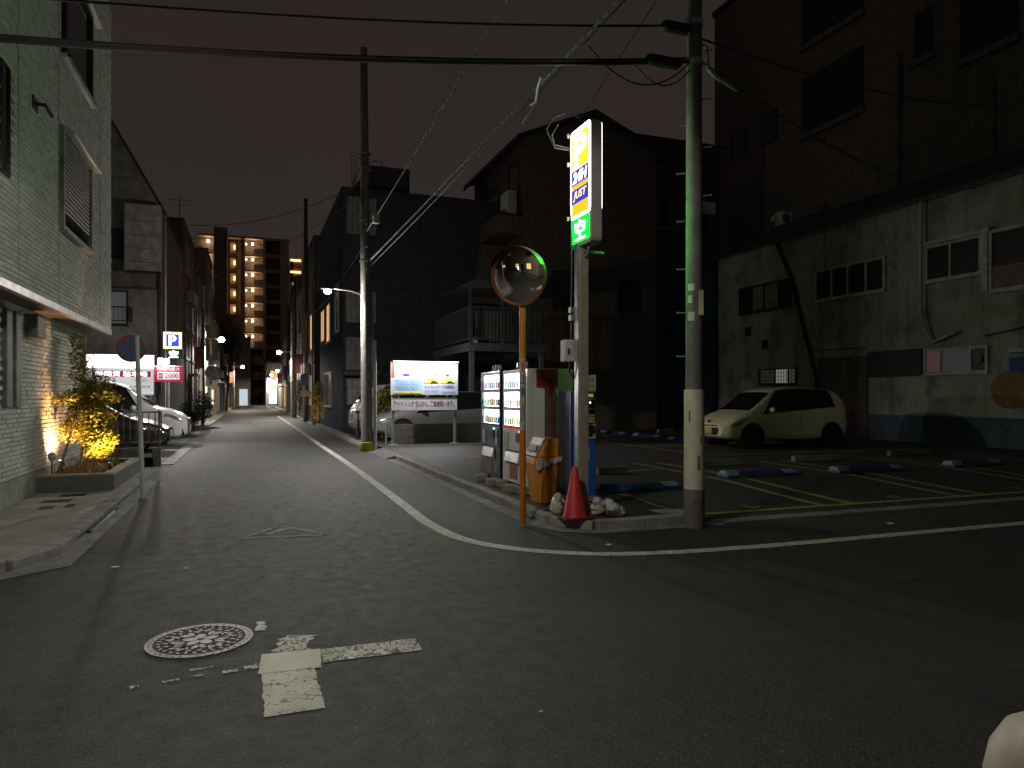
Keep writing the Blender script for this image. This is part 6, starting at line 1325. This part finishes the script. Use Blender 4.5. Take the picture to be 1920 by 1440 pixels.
cat_wire('overhead_cable', 'spiral wrapped cable rising from the lamp pole over the lot corner', (3.08, 19.2, 5.15), (3.5, -6.0, 5.5), .08, .013, m_wireg, 40, twist(.02, 150, .006))
cat_wire('overhead_cable', 'second spiral cable rising from higher on the lamp pole', (2.98, 19.2, 5.9), (2.9, -6.0, 7.0), .1, .011, m_wireg, 40, twist(.016, 110, .005))
cat_wire('overhead_cable', 'thin dark cable just beside the spiral cable at the lamp pole', (3.10, 19.2, 5.0), (3.62, -6.0, 5.75), .12, .009)
cat_wire('overhead_cable', 'thin wire rising from the top of the parking sign tower', (3.95, 8.2, 5.0), (3.7, -4.0, 8.6), .05, .006)
cat_wire('overhead_cable', 'cable from the lamp pole sagging left to the rendered house', (2.96, 19.4, 7.3), (-2.72, 26.6, 7.4), .55, .012)
cat_wire('overhead_cable', 'thin cable from the lamp pole left toward the end of the street', (2.96, 19.4, 7.0), (-2.7, 44, 8.2), .5, .010)
cat_wire('overhead_cable', 'cable running along the right side from lamp pole to the dark pole', (2.96, 19.5, 8.0), (3.05, 41.5, 8.3), .35, .012)
cat_wire('overhead_cable', 'lower cable along the right side from lamp pole to the dark pole', (2.96, 19.5, 5.6), (3.05, 41.5, 5.9), .35, .014)
cat_wire('overhead_cable', 'cable from the right pole across the dark tall building', (4.85, 6.88, 5.6), (18.9, 11.5, 8.9), .5, .012)
cat_wire('overhead_cable', 'lower cable from the right pole to the low building eaves', (4.85, 6.88, 5.35), (18.7, 13.8, 7.2), .5, .010)
cat_wire('overhead_cable', 'slack loop of cable hanging beside the right pole', (4.7, 6.85, 5.28), (3.45, 6.9, 5.28), .33, .009)
cat_wire('overhead_cable', 'shorter slack loop of cable nearest the right pole', (4.7, 6.85, 5.2), (4.0, 6.9, 5.2), .22, .008)
for i, (x, z, l) in enumerate(((4.36, 5.27, .46), (4.53, 5.68, .40))):
    t = thing('cable_closure', ['lower black cable junction box hanging left of the right pole', 'upper black cable junction box hanging left of the right pole'][i], 'junction box', (x, 6.86, z - .1), 'cable junction boxes')
    b = MB(); b.lathe([(.02, -l/2), (.06, -l/2 + .04), (.065, -l/2 + .08), (.065, l/2 - .08), (.06, l/2 - .04), (.02, l/2)], (x, 6.86, z - .03), 14, 'X'); b.build('sleeve', m_black, t, smooth=True)
    for dx in (-l*.3, l*.3): MB().ring((x + dx, 6.86, z - .03), (x + dx, 6.86, z + .08), .006, .006, 6).build('hanger', m_wireg, t)
sp1 = thing('wire_fitting', 'small white fitting on the spiral cable near the lamp pole', 'wire fitting', (2.97, 17.8, 5.8)); MB().obox((2.97, 17.6, 5.86), (.16, .14, .22)).build('casing', m_whitepl, sp1, bevel=.03); MB().ring((2.97, 17.6, 5.95), (2.97, 17.6, 6.1), .01, .01, 6).build('hanger', m_wireg, sp1)
sp2 = thing('wire_splice', 'twisted pale splice where the spiral cable crosses the bundled cable', 'wire fitting', (3.3, 7.6, 5.1))
MB().tube([(3.33, 8.4, 5.30), (3.30, 8.2, 5.12), (3.28, 8.0, 5.08), (3.22, 7.8, 5.16), (3.18, 7.6, 5.2)], .014, 6).build('splice', m_whitepl, sp2); MB().tube([(3.3, 8.0, 5.1), (3.26, 8.25, 4.98), (3.3, 8.5, 5.0)], .01, 6).build('tail', m_wireg, sp2)

# dome-topped post right beside the camera
bo = thing('bollard', 'pale cream dome topped post cut off by the lower right corner', 'bollard', (1.70, 1.075, 0))
MB().lathe([(.135, 0), (.135, .57), (.132, .63), (.12, .69), (.09, .745), (.045, .775), (0, .782)], (1.70, 1.075, 0), 32).build('post_body', pm('cream post paint', (.46, .425, .345), .5, var=.12, dirt=.3), bo, smooth=True); MB().ring((1.70, 1.075, 0), (1.70, 1.075, .05), .16, .15, 24).build('collar', m_gut, bo)

# ================================================================== SOUTH SIDE, seen in the mirror and closing the street behind
sw = block('corner_building', 'rendered corner building behind the camera on the left of the crossing', -22, -2.6, -14, .6, 8.5, pm('warm render', (.40, .34, .22), .8, dirt=.2), [('N', -6.4, -4.6, 1.2, 2.6, em('amber window', (1, .75, .3), 1.0)), ('N', -9.6, -7.8, .3, 2.5), ('N', -14, -11, 1.2, 2.6, m_warmwin), ('N', -6.4, -4.6, 4.2, 5.6), ('E', -5, -2, 1, 2.6)], group='buildings behind the camera')
vm2 = thing('vending_machine', 'lit vending machine across the cross street seen in the mirror', 'vending machine', (-10.4, .9, 0))
MB().box(-10.9, -9.9, .62, 1.25, 0, 1.83).build('cabinet', m_mwhite, vm2, bevel=.02); MB().box(-10.84, -9.96, 1.252, 1.26, .85, 1.75).build('display', em('mirror machine display', (.85, .97, 1), 3), vm2)
block('corner_building', 'dark corner building behind the camera on the right of the crossing', 7.5, 24, -16, -3.2, 7.5, m_st2, [('N', 9, 11, 1.2, 2.6), ('N', 13, 15, 1.2, 2.6), ('W', -8, -6, 1.2, 2.6)], group='buildings behind the camera')
block('corner_building', 'far house closing the cross street on the west seen in the mirror', -40, -30, -6, 16, 8, m_st1, [('E', 3, 5, 1.2, 2.6, m_warmwin), ('E', 8, 10, 1.2, 2.6)], group='buildings behind the camera')
tg = thing('road_sign', 'stack of round road signs on a leaning post seen in the mirror', 'sign', (-1.0, 2.0, 0)) if False else None
